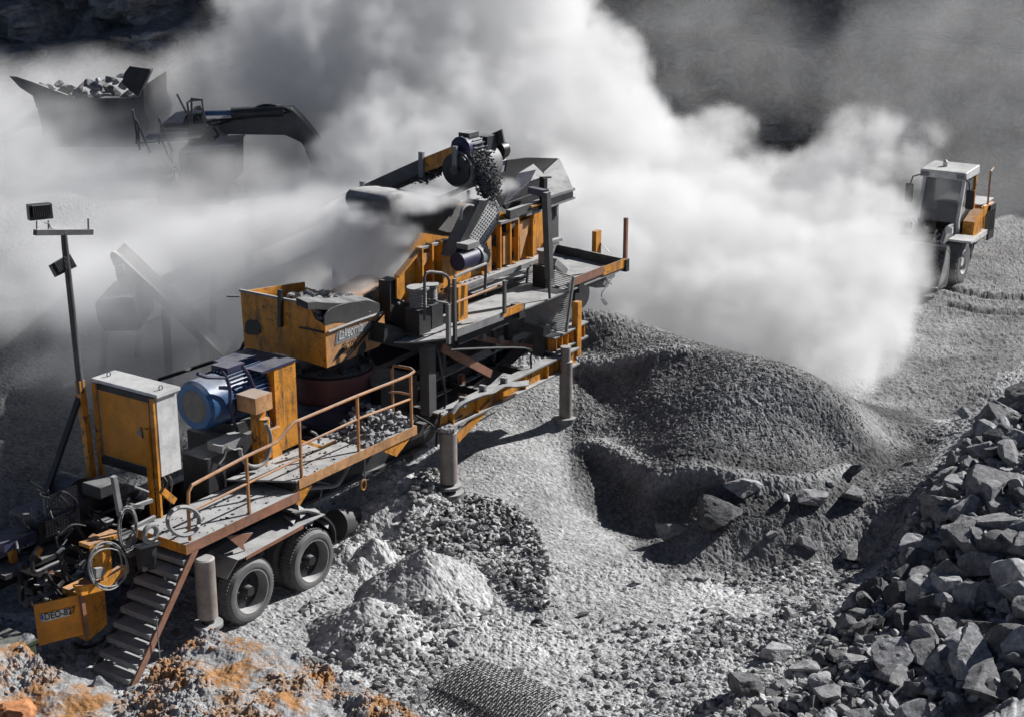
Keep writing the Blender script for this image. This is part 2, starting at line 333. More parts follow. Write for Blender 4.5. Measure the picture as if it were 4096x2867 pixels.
def gz(p):                                           # ground height under a machine-frame point
    q = m2w((p[0], p[1], 0)); return float(terrain(np.array([q[0]]), np.array([q[1]]), False)[0])
def thing(name, label, cat, base=(0, 0, 0), group=None):
    o = bpy.data.objects.new(name, None); C.objects.link(o); o.location = m2w(base); o.rotation_euler = (0, 0, MA)
    o.empty_display_size = .2; tag(o, label, cat, group); return o

def paint(name, col, dust=.5, dirt=.35, rust=.0, rough=.5, metal=0.0, streak=1.0):
    m, N, L, b = mat(name); tc = N.new('ShaderNodeTexCoord'); geo = N.new('ShaderNodeNewGeometry')
    def noise(s, det=6, ro=.65, vec=None):
        n = N.new('ShaderNodeTexNoise'); n.inputs['Scale'].default_value = s; n.inputs['Detail'].default_value = det; n.inputs['Roughness'].default_value = ro
        L.new(vec or geo.outputs['Position'], n.inputs['Vector']); return n.outputs['Fac']
    def ramp(f, a, c):
        r = N.new('ShaderNodeMapRange'); r.inputs[1].default_value = a; r.inputs[2].default_value = c; L.new(f, r.inputs[0]); return r.outputs[0]
    def mix(f, a, c):
        n = N.new('ShaderNodeMix'); n.data_type = 'RGBA'
        if isinstance(f, float): n.inputs[0].default_value = f
        else: L.new(f, n.inputs[0])
        for s, x in ((6, a), (7, c)):
            if isinstance(x, tuple): n.inputs[s].default_value = (*x, 1)
            else: L.new(x, n.inputs[s])
        return n.outputs[2]
    def mul(a, k):
        n = N.new('ShaderNodeMath'); n.operation = 'MULTIPLY'; n.use_clamp = True; L.new(a, n.inputs[0])
        if isinstance(k, float): n.inputs[1].default_value = k
        else: L.new(k, n.inputs[1])
        return n.outputs[0]
    c = np.array(col); out = mix(ramp(noise(2.6, 8, .7), .3, .7), tuple(c * .62), tuple(np.minimum(c * 1.35, 1)))
    mp = N.new('ShaderNodeMapping'); mp.inputs['Scale'].default_value = (1, 1, .18); L.new(geo.outputs['Position'], mp.inputs[0])
    out = mix(mul(ramp(noise(7 * streak, 6, .7, mp.outputs[0]), .52, .72), dirt), out, (.035, .034, .033))
    if rust: out = mix(mul(ramp(noise(5, 8, .75), .56, .64), rust), out, (.12, .045, .02))
    out = mix(mul(mul(ramp(noise(9, 7, .75), .54, .62), dirt), ramp(noise(1.4, 3), .42, .62)), out, (.03, .03, .03))
    se = N.new('ShaderNodeSeparateXYZ'); L.new(geo.outputs['Normal'], se.inputs[0])
    out = mix(mul(mul(ramp(se.outputs[2], .45, .95), ramp(noise(3.3), .2, .55)), dust * 1.6), out, (.40, .40, .395))
    out = mix(mul(ramp(noise(2.4), .42, .75), dust * .45), out, (.15, .15, .15))
    L.new(out, b.inputs['Base Color']); b.inputs['Roughness'].default_value = rough; b.inputs['Metallic'].default_value = metal; b.inputs['Specular IOR Level'].default_value = .35
    bp = N.new('ShaderNodeBump'); bp.inputs['Strength'].default_value = .35; bp.inputs['Distance'].default_value = .012; L.new(noise(24, 6, .7), bp.inputs['Height']); L.new(bp.outputs[0], b.inputs['Normal'])
    return m
P_or = paint('orange_paint', (.52, .215, .022), dust=.26, dirt=1.0, rust=.6)
P_orp = paint('sunlit_orange_paint', (.42, .225, .10), dust=.35, dirt=.4, rust=.5)  # paler copy of the orange: sunlight on the near faces put into the colour
P_orc = paint('clean_orange_paint', (.56, .215, .012), dust=.08, dirt=.15, rust=.1)
P_st = paint('dusty_steel', (.06, .06, .062), dust=.65, dirt=.4, rust=.15, rough=.6, metal=.0)
P_dk = paint('dark_steel', (.016, .016, .018), dust=.3, dirt=.3, rough=.55)
P_gr = paint('grey_dusty_metal', (.18, .18, .18), dust=.6, dirt=.2, rough=.6)
P_wh = paint('white_cabinet_paint', (.50, .50, .49), dust=.25, dirt=.06, rough=.45, streak=.6)
P_bl = paint('blue_motor_paint', (.012, .06, .16), dust=.35, dirt=.15, rough=.4)
P_nv = paint('navy_paint', (.022, .022, .06), dust=.2, dirt=.3, rough=.5)
P_rd = paint('dark_red_paint', (.08, .022, .025), dust=.2, dirt=.5, rough=.5)
P_rb = paint('rubber', (.03, .03, .03), dust=.3, dirt=.0, rough=.8)
P_ty = paint('dusty_tyre_rubber', (.10, .10, .10), dust=.3, dirt=.1, rough=.85)
P_dk2 = paint('rusty_rail_paint', (.38, .18, .07), dust=.35, dirt=.3, rust=.8)
P_rs = paint('rusty_red_steel', (.22, .105, .065), dust=.45, dirt=.3, rust=.6)
P_bk = paint('black_plastic', (.012, .012, .013), dust=.1, dirt=.0, rough=.4)
M_glass, N, L, b = mat('glass'); b.inputs['Base Color'].default_value = (.10, .11, .115, 1); b.inputs['Roughness'].default_value = .08; b.inputs['Specular IOR Level'].default_value = .8; b.inputs['Alpha'].default_value = .6

# ------------------------------------------------------------------ crusher trailer
def arc(c, r, a0, a1, n, plane='uz'):
    return [(c[0] + r * math.cos(a), c[1], c[2] + r * math.sin(a)) for a in np.linspace(a0, a1, n)]
crusher = thing('mobile_crusher', 'long orange and steel mobile crusher trailer with hopper, decks and twin wheels', 'crusher')
c = crusher
# chassis
m = MB(); zc0, zc1 = 1.12, 1.58
for v, us in ((.62, -1.0), (2.2, -3.4)):
    m.box(us, 5.2, v - .09, v + .09, zc1 - .05, zc1); m.box(us, 5.2, v - .09, v + .09, zc0, zc0 + .05); m.box(us, 5.2, v - .02, v + .02, zc0 + .052, zc1 - .052)
for u in (-.6, .9, 2.4, 3.6, 5.0): m.box(u - .06, u + .06, .73, 2.09, 1.2, 1.5)
m.build('chassis', P_dk, c)
# rear frame I-beams (orange webs, dusty flanges)
def ibeam(p, q, h, w, name, web=P_or, fl=P_gr):
    p = np.array(p); q = np.array(q); t = np.array([0, 0, 1.])
    a = MB(); a.beam(p + t * (h / 2 - .015), q + t * (h / 2 - .015), w, .03); a.beam(p - t * (h / 2 - .015), q - t * (h / 2 - .015), w, .03); o = a.build(name, fl, c)
    a = MB(); a.beam(p, q, .025, h - .064)
    for k in np.linspace(.08, .92, 6): r = p + (q - p) * k; a.box(r[0] - .01, r[0] + .01, r[1] - w * .4, r[1] + w * .4, r[2] - h / 2 + .032, r[2] + h / 2 - .032)
    a.build('web', web, o); return o
pa, pb = W('M', 500, 905, .12), W('M', 800, 780, .12)
ibeam((5.0, .15, 1.72), (9.45, .15, 1.78), .34, .22, 'frame_beam')
ibeam((4.6, 1.1, 1.85), (9.3, 1.1, 1.95), .34, .24, 'frame_beam', P_dk)
ibeam((4.6, 2.3, 1.85), (9.3, 2.3, 1.95), .34, .24, 'frame_beam', P_dk)
e = W('M', 1335, 420, .25); f = W('M', 1120, 530, .25)
ibeam((f[0], .25, 2.16), (e[0], .25, 2.2), .32, .26, 'upper_beam')
m = MB()
for u in (5.2, 6.6, 8.0, 9.3): m.box(u - .05, u + .05, .28, 2.2, 1.7, 1.84)
m.build('cross_beam', P_dk, c)
def vcol(a, b_, v, w, name='column', mt=P_st, depth=None):
    lo, hi = (a, b_) if a[2] < b_[2] else (b_, a); u = (lo[0] + hi[0]) / 2
    MB().box(u - w / 2, u + w / 2, v, v + (depth or w), lo[2], hi[2]).build(name, mt, c)
vcol(W('M', 370, 900, .35), W('M', 370, 460, .35), .35, .2)
vcol(W('M', 430, 760, 1.4), W('M', 430, 460, 1.4), 1.4, .16)
vcol(W('M', 1105, 520, .35), W('M', 1105, 330, .35), .35, .24)
vcol(W('M', 1315, 520, .1), W('M', 1315, 175, .1), .1, .14, 'column', P_or)
vcol(W('M', 570, 790, .8), W('M', 570, 640, .8), .8, .1, 'column', P_rs)
for a, b_, v, w_, mt in (((425, 465), (742, 632), .55, .15, P_rs), ((525, 1050), (745, 815), .12, .15, P_or), ((590, 390), (1030, 470), .9, .1, P_rs)):
    MB().beam(W('M', *a, v), W('M', *b_, v), .06, w_).build('brace', mt, c)
m = MB()
for x, y in ((700, 398), (815, 415), (897, 432), (580, 545)): p = W('M', x, y, .82); m.box(p[0] - .05, p[0] + .05, .80, .86, p[2] - .06, p[2] + .06)
m.build('bracket', P_gr, c)
# lower part of discharge conveyor under the frame
m = MB(); m.beam((5.3, 1.5, 1.0), (10.2, 1.5, 2.35), 1.0, .06); m.cyl((10.25, .95, 2.36), (10.25, 2.05, 2.36), .2, n=20); m.cyl((5.2, .95, .95), (5.2, 2.05, .95), .2, n=20)
m.build('discharge_belt', P_rb, c)
m = MB()
for v in (.92, 2.08): m.beam((5.2, v, .98), (10.2, v, 2.38), .06, .22)
m.build('belt_frame', P_dk, c)
MB().box(4.4, 5.4, .9, 2.3, 1.5, 2.35).build('rear_machine_box', P_dk, c); MB().box(5.4, 8.8, 2.35, 2.45, 1.1, 2.9).build('far_side_plate', P_dk, c); MB().box(6.8, 7.6, 1.2, 2.2, 2.2, 2.9).build('chute_box', P_dk, c)
for u, w_ in ((5.9, .05), (6.3, .09), (7.9, .07), (8.4, .12)): MB().box(u, u + w_, 1.0, 1.0 + w_, 1.9, 3.1).build('strut', P_st, c)
# bundle of hoses along the beam
for k, off in enumerate(((0, 0), (8, 12), (-6, 22), (4, 34))):
    pts = [(500, 865), (560, 800), (690, 745), (760, 730), (830, 690), (900, 690), (985, 680)]
    MB().tube(smooth_path([W('M', x + off[0] * .3, y + off[1] * .7, -.02 - .03 * k) for x, y in pts], 5), .022, 6).build('hose', P_gr, c)
for x, y in ((690, 740), (825, 690), (560, 815)): p = W('M', x, y, -.02); MB().box(p[0] - .03, p[0] + .03, -.09, .03, p[2] - .08, p[2] + .1).build('hose_clamp', P_gr, c)
for pts, v in (([(400, 470), (430, 640), (455, 800), (430, 900), (400, 1000), (395, 1100)], .2), ([(480, 480), (960, 470), (1000, 540), (1000, 640), (990, 680)], .15), ([(440, 880), (380, 960), (430, 985), (560, 900)], .1), ([(260, 900), (350, 950), (400, 985), (420, 880)], .1)):
    MB().tube(smooth_path([W('M', x, y, v) for x, y in pts], 5), .02, 6).build('cable', P_dk, c)
# jack legs
def leg(rg, xt, yt, yb, r, v, foot=None, rod=0, mt=P_gr):
    t = W(rg, xt, yt, v); b_ = W(rg, xt, yb, v); u = t[0]; m = MB()
    m.lathe((u, v, b_[2]), (0, 0, 1), [(0, r), (t[2] - b_[2] - .02, r), (t[2] - b_[2], r * .8)], 28)
    o = m.build('jack_leg', mt, c); g = gz((u, v)) - .1
    MB().cyl((u, v, g), (u, v, b_[2]), r * .62, n=20).build('rod', P_dk, o)
    if foot: MB().cyl((u, v, foot - .05), (u, v, foot), r * 1.45, n=28).build('collar', P_gr, o)
    MB().cyl((u, v, gz((u, v)) - .08), (u, v, gz((u, v)) + .06), r * 1.7, n=28).build('foot', P_gr, o)
    return o
P_leg = paint('dusty_leg_paint', (.22, .19, .175), dust=.45, dirt=.12, rust=.25, rough=.6)
leg('A', 1357, 545, 950, .15, .05, foot=W('A', 1385, 975, .05)[2], mt=P_leg)
leg('M', 470, 1000, 1330, .155, .02, foot=W('M', 470, 1345, .02)[2], mt=P_leg)
o = leg('M', 1228, 545, 940, .125, .02, mt=P_leg)
p = W('M', 1225, 460, .02); q = W('M', 1225, 545, .02); MB().cyl((q[0], .02, q[2] - .02), (q[0], .02, p[2]), .1, n=24).build('leg_cap', P_leg, o)
t0 = W('M', 470, 990, .02); m = MB()
for k in range(40):
    a = random.Random(k).uniform(0, 6.28); r = .13 * random.Random(k + 99).random() ** .5; s = .02 + .02 * random.Random(k + 7).random()
    m.box(t0[0] + r * math.cos(a) - s, t0[0] + r * math.cos(a) + s, .02 + r * math.sin(a) - s, .02 + r * math.sin(a) + s, t0[2] - .02, t0[2] + s * 1.6)
m.build('grit', M_rock, c)
# wheels: two axles, twin tyres both sides
def wheel(u, z, v0, out=1, r=.515):
    prof = [(.02, .34), (.0, .36), (-.012, .40), (.0, .455), (.035, .49), (.06, .508), (.15, r), (.24, .508), (.265, .49), (.3, .455), (.31, .40), (.3, .34)]
    m = MB(); m.lathe((u, v0, z), (0, out, 0), prof, 64, False)
    for k in range(60):
        a = k * 2 * math.pi / 60
        for s0, s1 in ((.045, .12), (.18, .255)):
            q = [(u + (r + d) * math.cos(a + w_), v0 + out * s, z + (r + d) * math.sin(a + w_)) for d, w_, s in ((-.02, 0, s0), (-.02, .055, s0), (.008, .055, s0), (.008, 0, s0))]
            m.prism(q, (0, out * (s1 - s0), 0))
    w_ = m.build('wheel', P_ty, c)
    m = MB(); m.lathe((u, v0, z), (0, out, 0), [(.02, .345), (.0, .355), (.0, .335), (.03, .325), (.16, .30), (.17, .26)], 48, False); m.build('rim', P_gr, w_)
    m = MB(); m.cyl((u, v0 + .16 * out, z), (u, v0 + .2 * out, z), .30, n=40)
    for k in range(8): a = k * .785; m.cyl((u + .15 * math.cos(a), v0 + .13 * out, z + .15 * math.sin(a)), (u + .15 * math.cos(a), v0 + .17 * out, z + .15 * math.sin(a)), .016, n=8)
    m.cyl((u, v0 + .03 * out, z), (u, v0 + .16 * out, z), .075, .1, n=20); m.build('hub', P_dk, w_)
WH = [(W('T', 510, 790)[0] + .02, .50), (W('T', 920, 597)[0] + .02, .47)]
for u, zz in WH:
    wheel(u, zz, -.0); wheel(u, zz, .36); wheel(u, zz, 2.85, -1); wheel(u, zz, 2.49, -1)
    MB().cyl((u, .2, zz), (u, 2.65, zz), .08, n=14).build('axle', P_dk, c)
m = MB(); m.beam((WH[0][0], .9, .75), (WH[1][0], .9, .73), .1, .12); m.beam((WH[0][0], 1.95, .75), (WH[1][0], 1.95, .73), .1, .12); m.box(.6, 1.0, .8, 2.0, .75, 1.12); m.build('suspension', P_dk, c)
# fender over the wheels
pr = [W('T', *q, -.06) for q in ((345, 692), (418, 566), (470, 545), (850, 333), (1000, 262))]
m = MB(); up = []
for q in pr: up.append(q + np.array([0, 0, .012]))
m.prism(pr + up[::-1], (0, .62, 0)); m.build('fender', P_gr, c)
pr = [W('T', *q, -.06) for q in ((470, 560), (850, 350), (850, 326), (470, 536))]
MB().prism([p + np.array([0, -.012, 0]) for p in pr], (0, .01, 0)).build('fender_edge', P_rs, c)
MB().prism([W('T', *q, .08) for q in ((340, 405), (470, 505), (455, 460), (520, 380))], (0, .02, 0)).build('gusset', P_rs, c)
g2 = smooth_path([W('T', *q, 0) for q in ((800, 250), (880, 235), (970, 255), (1035, 300), (1068, 360), (1072, 440))], 4)
MB().prism(g2 + [p + np.array([-.02, 0, -.02]) for p in g2[::-1]], (0, .5, 0)).build('mudguard', P_rb, c)
rr = random.Random(3); m = MB()
for x, y, s in ((850, 240, .16), (900, 290, .14), (780, 300, .07), (930, 260, .12), (1000, 320, .1), (870, 330, .08)):
    p = W('T', x, y, .05); a = rr.uniform(-1, 1)
    m.prism([p + np.array([s * math.cos(a + k * 2.1), .1 * math.sin(k * 2.), s * .6 * math.sin(a + k * 2.1)]) for k in range(3)], (.03, .12, .01))
m.build('torn_plate', P_gr, c)

# decks
Z1, Z2 = 1.74, 1.93; u_s = W('C', 1000, 1300)[0]; uL = W('A', 1250, 480)[0] - .02; uR = W('C', 1942, 800)[0]
m = MB(); m.prism([(uL, .012, Z1 - .03), (u_s, .012, Z1 - .03), (u_s, 1.05, Z1 - .03), (uL, 1.05, Z1 - .03)], (0, 0, .03)); m.build('lower_deck', P_gr, c)
m = MB(); m.prism([(u_s - .05, .012, Z2 - .03), (uR, .012, Z2 - .03), (uR, .95, Z2 - .03), (u_s - .6, .95, Z2 - .03), (u_s-.35,.55,Z2-.03)], (0, 0, .03)); m.build('upper_deck', P_gr, c)
MB().box(u_s - .05, u_s - .03, .015, 1.0, Z1 + .002, Z2 - .032).build('riser', P_dk, c)
m = MB(); m.box(uL, u_s - .002, 0, .01, Z1 - .15, Z1 + .01).box(uL, u_s - .002, .014, .08, Z1 - .15, Z1 - .14); m.build('deck_fascia', P_rs, c)
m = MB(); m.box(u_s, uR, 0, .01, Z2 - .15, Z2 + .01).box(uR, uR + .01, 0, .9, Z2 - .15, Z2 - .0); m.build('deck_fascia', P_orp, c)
m = MB(); m.box(uL - .012, uL - .002, 0, 1.0, Z1 - .15, Z1).build('deck_fascia', P_or, c)
for pts in (((990, 1268), (1105, 1232), (1095, 1300), (1005, 1445), (935, 1432)), ((1640, 945), (1897, 868), (1892, 905), (1780, 1055), (1690, 1020))):
    MB().prism(Ws('C', pts, .03), (0, .04, 0)).build('bracket', P_or, c)
m = MB()
for u in np.arange(uL + .3, uR, .7): m.box(u, u + .06, .09, .55, (Z1 if u < u_s else Z2) - .13, (Z1 if u < u_s else Z2) - .04)
m.build('joist', P_dk, c)
# railing
rl = MB(); top = [W('A', 1263, 430, .04)] + [W('A', 1250, 200, .04), W('A', 1252, 110, .04), W('A', 1275, 65, .04), W('A', 1330, 35, .04)] + [W('C', x, y, .04) for x, y in ((560, 1058), (820, 937), (862, 888), (955, 780), (1000, 762), (1460, 568), (1750, 455), (1880, 402), (1922, 372))]
top += [np.array(top[-1]) + np.array([.05, .12, .02]), np.array(top[-1]) + np.array([.02, .45, .02])]
q = top[-1]; top += [(q[0], q[1] + .04, q[2] - .1), (q[0], q[1] + .04, Z2)]
rl.tube(top, .026, 8)
rl.tube([W('C', 122, 1497, .04), W('C', 590, 1265, .04), W('C', 1000, 1070, .04)], .02, 8)
q = W('C', 1890, 592, .04); rl.tube([W('C', 1010, 965, .04), W('C', 1470, 752, .04), q, q + np.array([.1, .05, .03]), q + np.array([.1, .3, .03]), q + np.array([0, .46, .03])], .02, 8)
for xt, yt in ((572, 1055), (997, 768), (1463, 570), (1893, 398)):
    a = W('C', xt, yt, .04); rl.beam((a[0], .04, (Z1 if a[0] < u_s - .05 else Z2)), (a[0], .04, a[2]), .045, .03)
rl.build('railing', P_dk2, c)
# stairs
st = MB(); A0, A1 = W('A', 1305, 490, 0), W('A', 893, 1400, 0)
st.prism([A0 + (.07, 0, 0), A0 - (.07, 0, 0), A1 - (.07, 0, 0), A1 + (.07, 0, 0)], (0, .03, 0)); stairs = st.build('stairs', P_rs, c, label='rusty red stringer stairs')
MB().prism([A0 + (.07, .78, 0), A0 - (.07, -.78, 0), A1 - (.07, -.78, 0), A1 + (.07, .78, 0)], (0, .03, 0)).build('stringer', P_dk, stairs)
for k in range(9):
    t = (k + .7) / 9.2; p = A0 + (A1 - A0) * t
    tr = MB(); tr.box(p[0] - .13, p[0] + .09, .035, .775, p[2] - .015, p[2] + .015); tr.box(p[0] - .13, p[0] - .11, .035, .775, p[2] - .07, p[2] - .016); tr.build('tread', P_gr, stairs)
p = W('A', 1040, 940, -.05); q = W('A', 1065, 1250, -.05); MB().tube([p, q], .008, 5).build('wire', P_gr, c)

# feed hopper (orange)
hz0 = W('D', 1012, 1040, 1.)[2]; F = [W('D', *q, 1.) for q in ((1008, 1040), (1505, 838), (1572, 765), (1565, 512), (990, 618))]
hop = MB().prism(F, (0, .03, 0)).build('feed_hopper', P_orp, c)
L1 = [W('D', 1008, 1040, .998), W('D', 990, 618, .998), W('D', 888, 560, 1.25), W('D', 828, 412, 1.38), W('D', 520, 348, 2.0), W('D', 150, 280, 2.72), W('D', 196, 855, 2.72), W('D', 565, 905, 1.98)]
MB().prism(L1, (.03, 0.0, 0)).build('end_panel', P_or, hop)
far = [p + np.array([0, 1.75, 0]) for p in F]; far[3] = far[3] + (0, 0, .3); far[4] = far[4] + (0, 0, .3); MB().prism(far, (0, .03, 0)).build('far_panel', P_or, hop)
MB().prism([F[1], F[2], F[3], F[3] + (0, 1.75, .2), F[2] + (0, 1.75, 0), F[1] + (0, 1.75, 0)], (.03, 0, 0)).build('end_panel', P_or, hop)
m = MB(); m.tube(smooth_path([W('D', 1020, 690, .97), W('D', 1280, 590, .97), W('D', 1560, 495, .97)], 3), .022, 6).build('bar', P_gr, hop)
MB().beam(W('D', 548, 270, 1.9), W('D', 548, 640, 1.9), .07).build('bar', P_bk, hop)
m = MB(); m.beam(W('D', 145, 275, 2.73), W('D', 520, 350, 2.0), .04); m.beam(W('D', 520, 352, 2.0), W('D', 850, 412, 1.36), .04); m.beam(W('D', 20, 335, 2.9), W('D', 140, 335, 2.8), .03); m.build('rim_bar', P_gr, hop)
lg = smooth_path([W('D', *q, .99) for q in ((985, 540), (1040, 470), (1120, 430), (1230, 400), (1340, 392), (1440, 412), (1500, 455), (1530, 490))], 4)
lo = [W('D', *q, .99) for q in ((1530, 500), (1280, 592), (1100, 590), (985, 625))]
MB().prism(lg + lo, (0, .03, 0)).build('rubber_skirt', P_rb, hop)
m = MB(); rp = [W('D', *q, 1.03) for q in ((820, 400), (900, 392), (1000, 400), (1140, 405), (1300, 385), (1420, 378), (1530, 410))]
m.prism(smooth_path(rp, 4) + [p - np.array([0, 0, .12]) for p in smooth_path(rp, 4)[::-1]], (0, .25, .05)); m.build('rubber_lip', P_rb, hop)
MB().prism([W('D', *q, 1.62) + (-.03, 0, 0) for q in ((830, 415), (950, 420), (985, 560), (905, 560))], (-.02, -.3, 0)).build('rubber_flap', P_rb, hop)
pd_ = [W('D', x, y, 1.98 + (565 - x) / 369 * .74) + (-.03, 0, 0) for x, y in ((225, 590), (250, 560), (350, 560), (370, 600), (370, 690), (340, 712), (245, 705), (222, 680))]
MB().prism(pd_, (-.03, 0, 0)).build('hatch', P_bk, hop)
MB().beam(W('D', 680, 622, 1.74) - (.02, 0, 0), W('D', 985, 690, 1.02) - (.02, 0, 0), .03).build('seam', P_dk, hop)
MB().prism([W('D', *q, .992) for q in ((1105, 690), (1488, 570), (1465, 665), (1088, 825))], (0, .006, 0)).build('name_plate', P_gr, hop)
def solid(o):
    bpy.context.view_layer.update(); me = bpy.data.meshes.new_from_object(o); p, mb, mp = o.parent, o.matrix_basis.copy(), list(o.data.materials); nm = 'lettering'
    bpy.data.objects.remove(o); me.materials.clear(); [me.materials.append(x) for x in mp]; n = bpy.data.objects.new(nm, me); C.objects.link(n); n.parent = p; n.matrix_basis = mb; return n
def text(s, size, org, parent, mt, ang=0.0, name='lettering', ext=.002, base=None, shear=0.0, yaw=0.0, sx=1.0):
    cu = bpy.data.curves.new(name, 'FONT'); cu.body = s; cu.size = size; cu.extrude = ext; cu.shear = shear; cu.materials.append(mt)
    o = bpy.data.objects.new(name, cu); C.objects.link(o); o.parent = parent; o.location = np.array(org) - (base if base is not None else 0); o.rotation_euler = (R(90), ang, yaw); o.scale = (sx, 1, 1)
    return solid(o)
p = W('D', 1125, 770, .985); q = W('D', 1460, 640, .985); text('Lakeornia', .25, p, hop, P_wh, -math.atan2(q[2] - p[2], q[0] - p[0]), shear=.25, sx=.62)
p = W('D', 1170, 880, .985); an_ = -math.atan2(q[2] - W('D', 1125, 770, .985)[2], .85); text('B 20', .2, p, hop, P_dk, an_, sx=.9); text('P', .2, W('D', 1415, 790, .985), hop, P_dk, an_, sx=.9)
MB().prism([W('D', *q, .994) for q in ((1060, 985), (1130, 870), (1165, 835), (1185, 880), (1130, 930))], (0, .004, 0)).build('smear', P_dk, hop)
MB().prism([W('D', *q, .994) for q in ((1300, 920), (1330, 830), (1385, 765), (1398, 845), (1370, 900))], (0, .004, 0)).build('smear', P_dk, hop)
MB().beam(W('D', 1570, 505, .96), W('D', 1185, 965, .96), .02, .035).build('bar', P_bk, hop)
# crusher body under the hopper
cc = W('C', 1250, 700, 1.75); m = MB()
m.lathe((cc[0], 1.75, 1.75), (0, 0, 1), [(0, .55), (.1, .62), (.35, .62), (.36, .72), (.45, .72)], 40).build('crusher_base', P_nv, c)
m = MB().lathe((cc[0], 1.75, 2.2), (0, 0, 1), [(0, .66), (.1, .7), (.4, .7), (.42, .78), (.5, .78)], 40).build('crusher_bowl', P_rd, c)
m = MB().lathe((cc[0], 1.75, 2.7), (0, 0, 1), [(0, .74), (.06, .76), (.1, .6), (.34, .55)], 40)
for k in range(12): a = k * .524; m.box(cc[0] + .7 * math.cos(a) - .04, cc[0] + .7 * math.cos(a) + .04, 1.75 + .7 * math.sin(a) - .04, 1.75 + .7 * math.sin(a) + .04, 2.76, 2.86)
m.build('adjustment_ring', P_dk, c)
# electric motor
mc = W('C', 150, 655, 1.6); r0 = .40; mo = MB().lathe((mc[0], 1.6, mc[2]), (1, 0, 0), [(.0, .26), (.0, .36), (.06, r0), (.5, r0)], 40, False).build('electric_motor', P_bl, c)
m = MB(); m.cyl((mc[0] + .02, 1.6, mc[2]), (mc[0] + .03, 1.6, mc[2]), .27, n=36); m.build('fan_backing', P_dk, mo)
m = MB()
for k in range(-10, 11): w_ = math.sqrt(max(0, .255 ** 2 - (k * .025) ** 2)); m.beam((mc[0], 1.6 - w_, mc[2] + k * .025), (mc[0], 1.6 + w_, mc[2] + k * .025), .006); m.beam((mc[0], 1.6 + k * .025, mc[2] - w_), (mc[0], 1.6 + k * .025, mc[2] + w_), .006)
m.build('fan_grille', P_gr, mo)
m = MB(); m.cyl((mc[0] + .5, 1.6, mc[2]), (mc[0] + 1.5, 1.6, mc[2]), .37, n=40)
for k in range(40): a = k * 2 * math.pi / 40; d = np.array([0, math.cos(a), math.sin(a)]); p = np.array([mc[0] + .53, 1.6, mc[2]]) + d * .4; m.beam(p, p + np.array([.85, 0, 0]), .012, .06, up=d)
m.build('motor_body', P_bl, mo)
m = MB(); m.box(mc[0] + .62, mc[0] + 1.0, 1.45, 1.8, mc[2] + .38, mc[2] + .48); m.build('terminal_box', P_nv, mo)
MB().box(mc[0] + .5, mc[0] + 1.45, 1.25, 1.95, mc[2] - .56, mc[2] - .38).build('motor_foot', P_dk, mo)
MB().box(mc[0] + .3, mc[0] + 1.7, 1.15, 2.1, 1.58, mc[2] - .57).build('motor_bed', P_dk, c)
for pts in (([(375, 370), (415, 430), (440, 520), (445, 640), (470, 760), (500, 850)]), ([(540, 330), (590, 400), (640, 520), (680, 600), (720, 700), (770, 800)]), ([(180, 390), (250, 415), (330, 420), (395, 420)])):
    MB().tube(smooth_path([W('C', x, y, 1.15) for x, y in pts], 5), .03, 7).build('conduit', P_nv, c)
# drive guard
G = [W('C', *q, 1.12) for q in ((793, 345), (965, 282), (978, 790), (822, 800))]; u0, u1 = G[0][0], G[1][0]; zt, zb = G[0][2], 1.9
dg = MB().box(u0, u1, 1.12, 1.15, zb, zt - .02).build('drive_guard', P_or, c)
MB().box(u0 - .02, u0 - .004, 1.14, 2.1, zb, zt - .02).build('side_plate', P_or, dg); MB().box(u0 - .3, u1, 1.1, 2.15, zt - .018, zt + .02).build('top_plate', P_nv, dg); MB().box(u0 + .01, u1 - .01, 1.153, 2.1, zb, zt - .022).build('housing', P_dk, dg)
# small orange breather box on a column
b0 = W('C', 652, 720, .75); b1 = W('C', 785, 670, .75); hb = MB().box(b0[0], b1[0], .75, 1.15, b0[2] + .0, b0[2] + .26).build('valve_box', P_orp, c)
cx = W('C', 700, 760, .85)[0]; MB().box(cx - .1, cx + .1, .86, 1.0, Z1, b0[2] - .002).build('post', P_or, hb); MB().cyl((cx + .03, .84, Z2 + .15), (cx + .03, .84, b0[2] - .15), .09, n=16).build('filter', P_or, hb)
MB().tube(smooth_path([W('C', *q, .7) for q in ((730, 790), (765, 880), (765, 980), (720, 1100), (640, 1135), (570, 1110), (530, 1040), (525, 990))], 5), .032, 8).build('hose', P_gr, hb)
# tank and junction box on the deck
tk = W('C', 480, 1290, 1.0); MB().box(tk[0] - .5, tk[0] + .3, 1.06, 1.6, 1.5, W('C', 480, 985, 1.06)[2]).build('oil_tank', P_dk, c, bevel=.02)
j0 = W('C', 372, 985, 1.0); j1 = W('C', 580, 935, 1.0); jb = MB().box(j0[0], j1[0], .98, 1.3, j1[2] - .02, j1[2] + .12).build('junction_box', P_gr, c)
for pts in (([(300, 955), (340, 965), (385, 970)]), ([(420, 980), (480, 1000), (530, 985), (540, 1040), (525, 1080)]), ([(410, 1010), (395, 1060), (355, 1115)])): MB().tube(smooth_path([W('C', x, y, .96) for x, y in pts], 4), .014, 6).build('cable', P_gr, jb)
for rg, x0, x1, y0, y1, v in (('C', 785, 852, 812, 1060, .95),): a = W(rg, x0, y1, v); b_ = W(rg, x1, y0, v); MB().box(a[0], b_[0], v, v + .08, 1.93, b_[2]).build('post', P_or, c)
MB().prism([W('C', *q, .6) for q in ((1005, 915), (1190, 970), (1295, 920), (1295, 945), (1190, 995), (1005, 940))], (0, .02, 0)).build('kick_plate', P_or, c)
MB().tube(smooth_path([W('C', *q, .5) for q in ((1090, 850), (1130, 870), (1150, 910), (1155, 945))], 4), .02, 6).build('hose', P_gr, c)
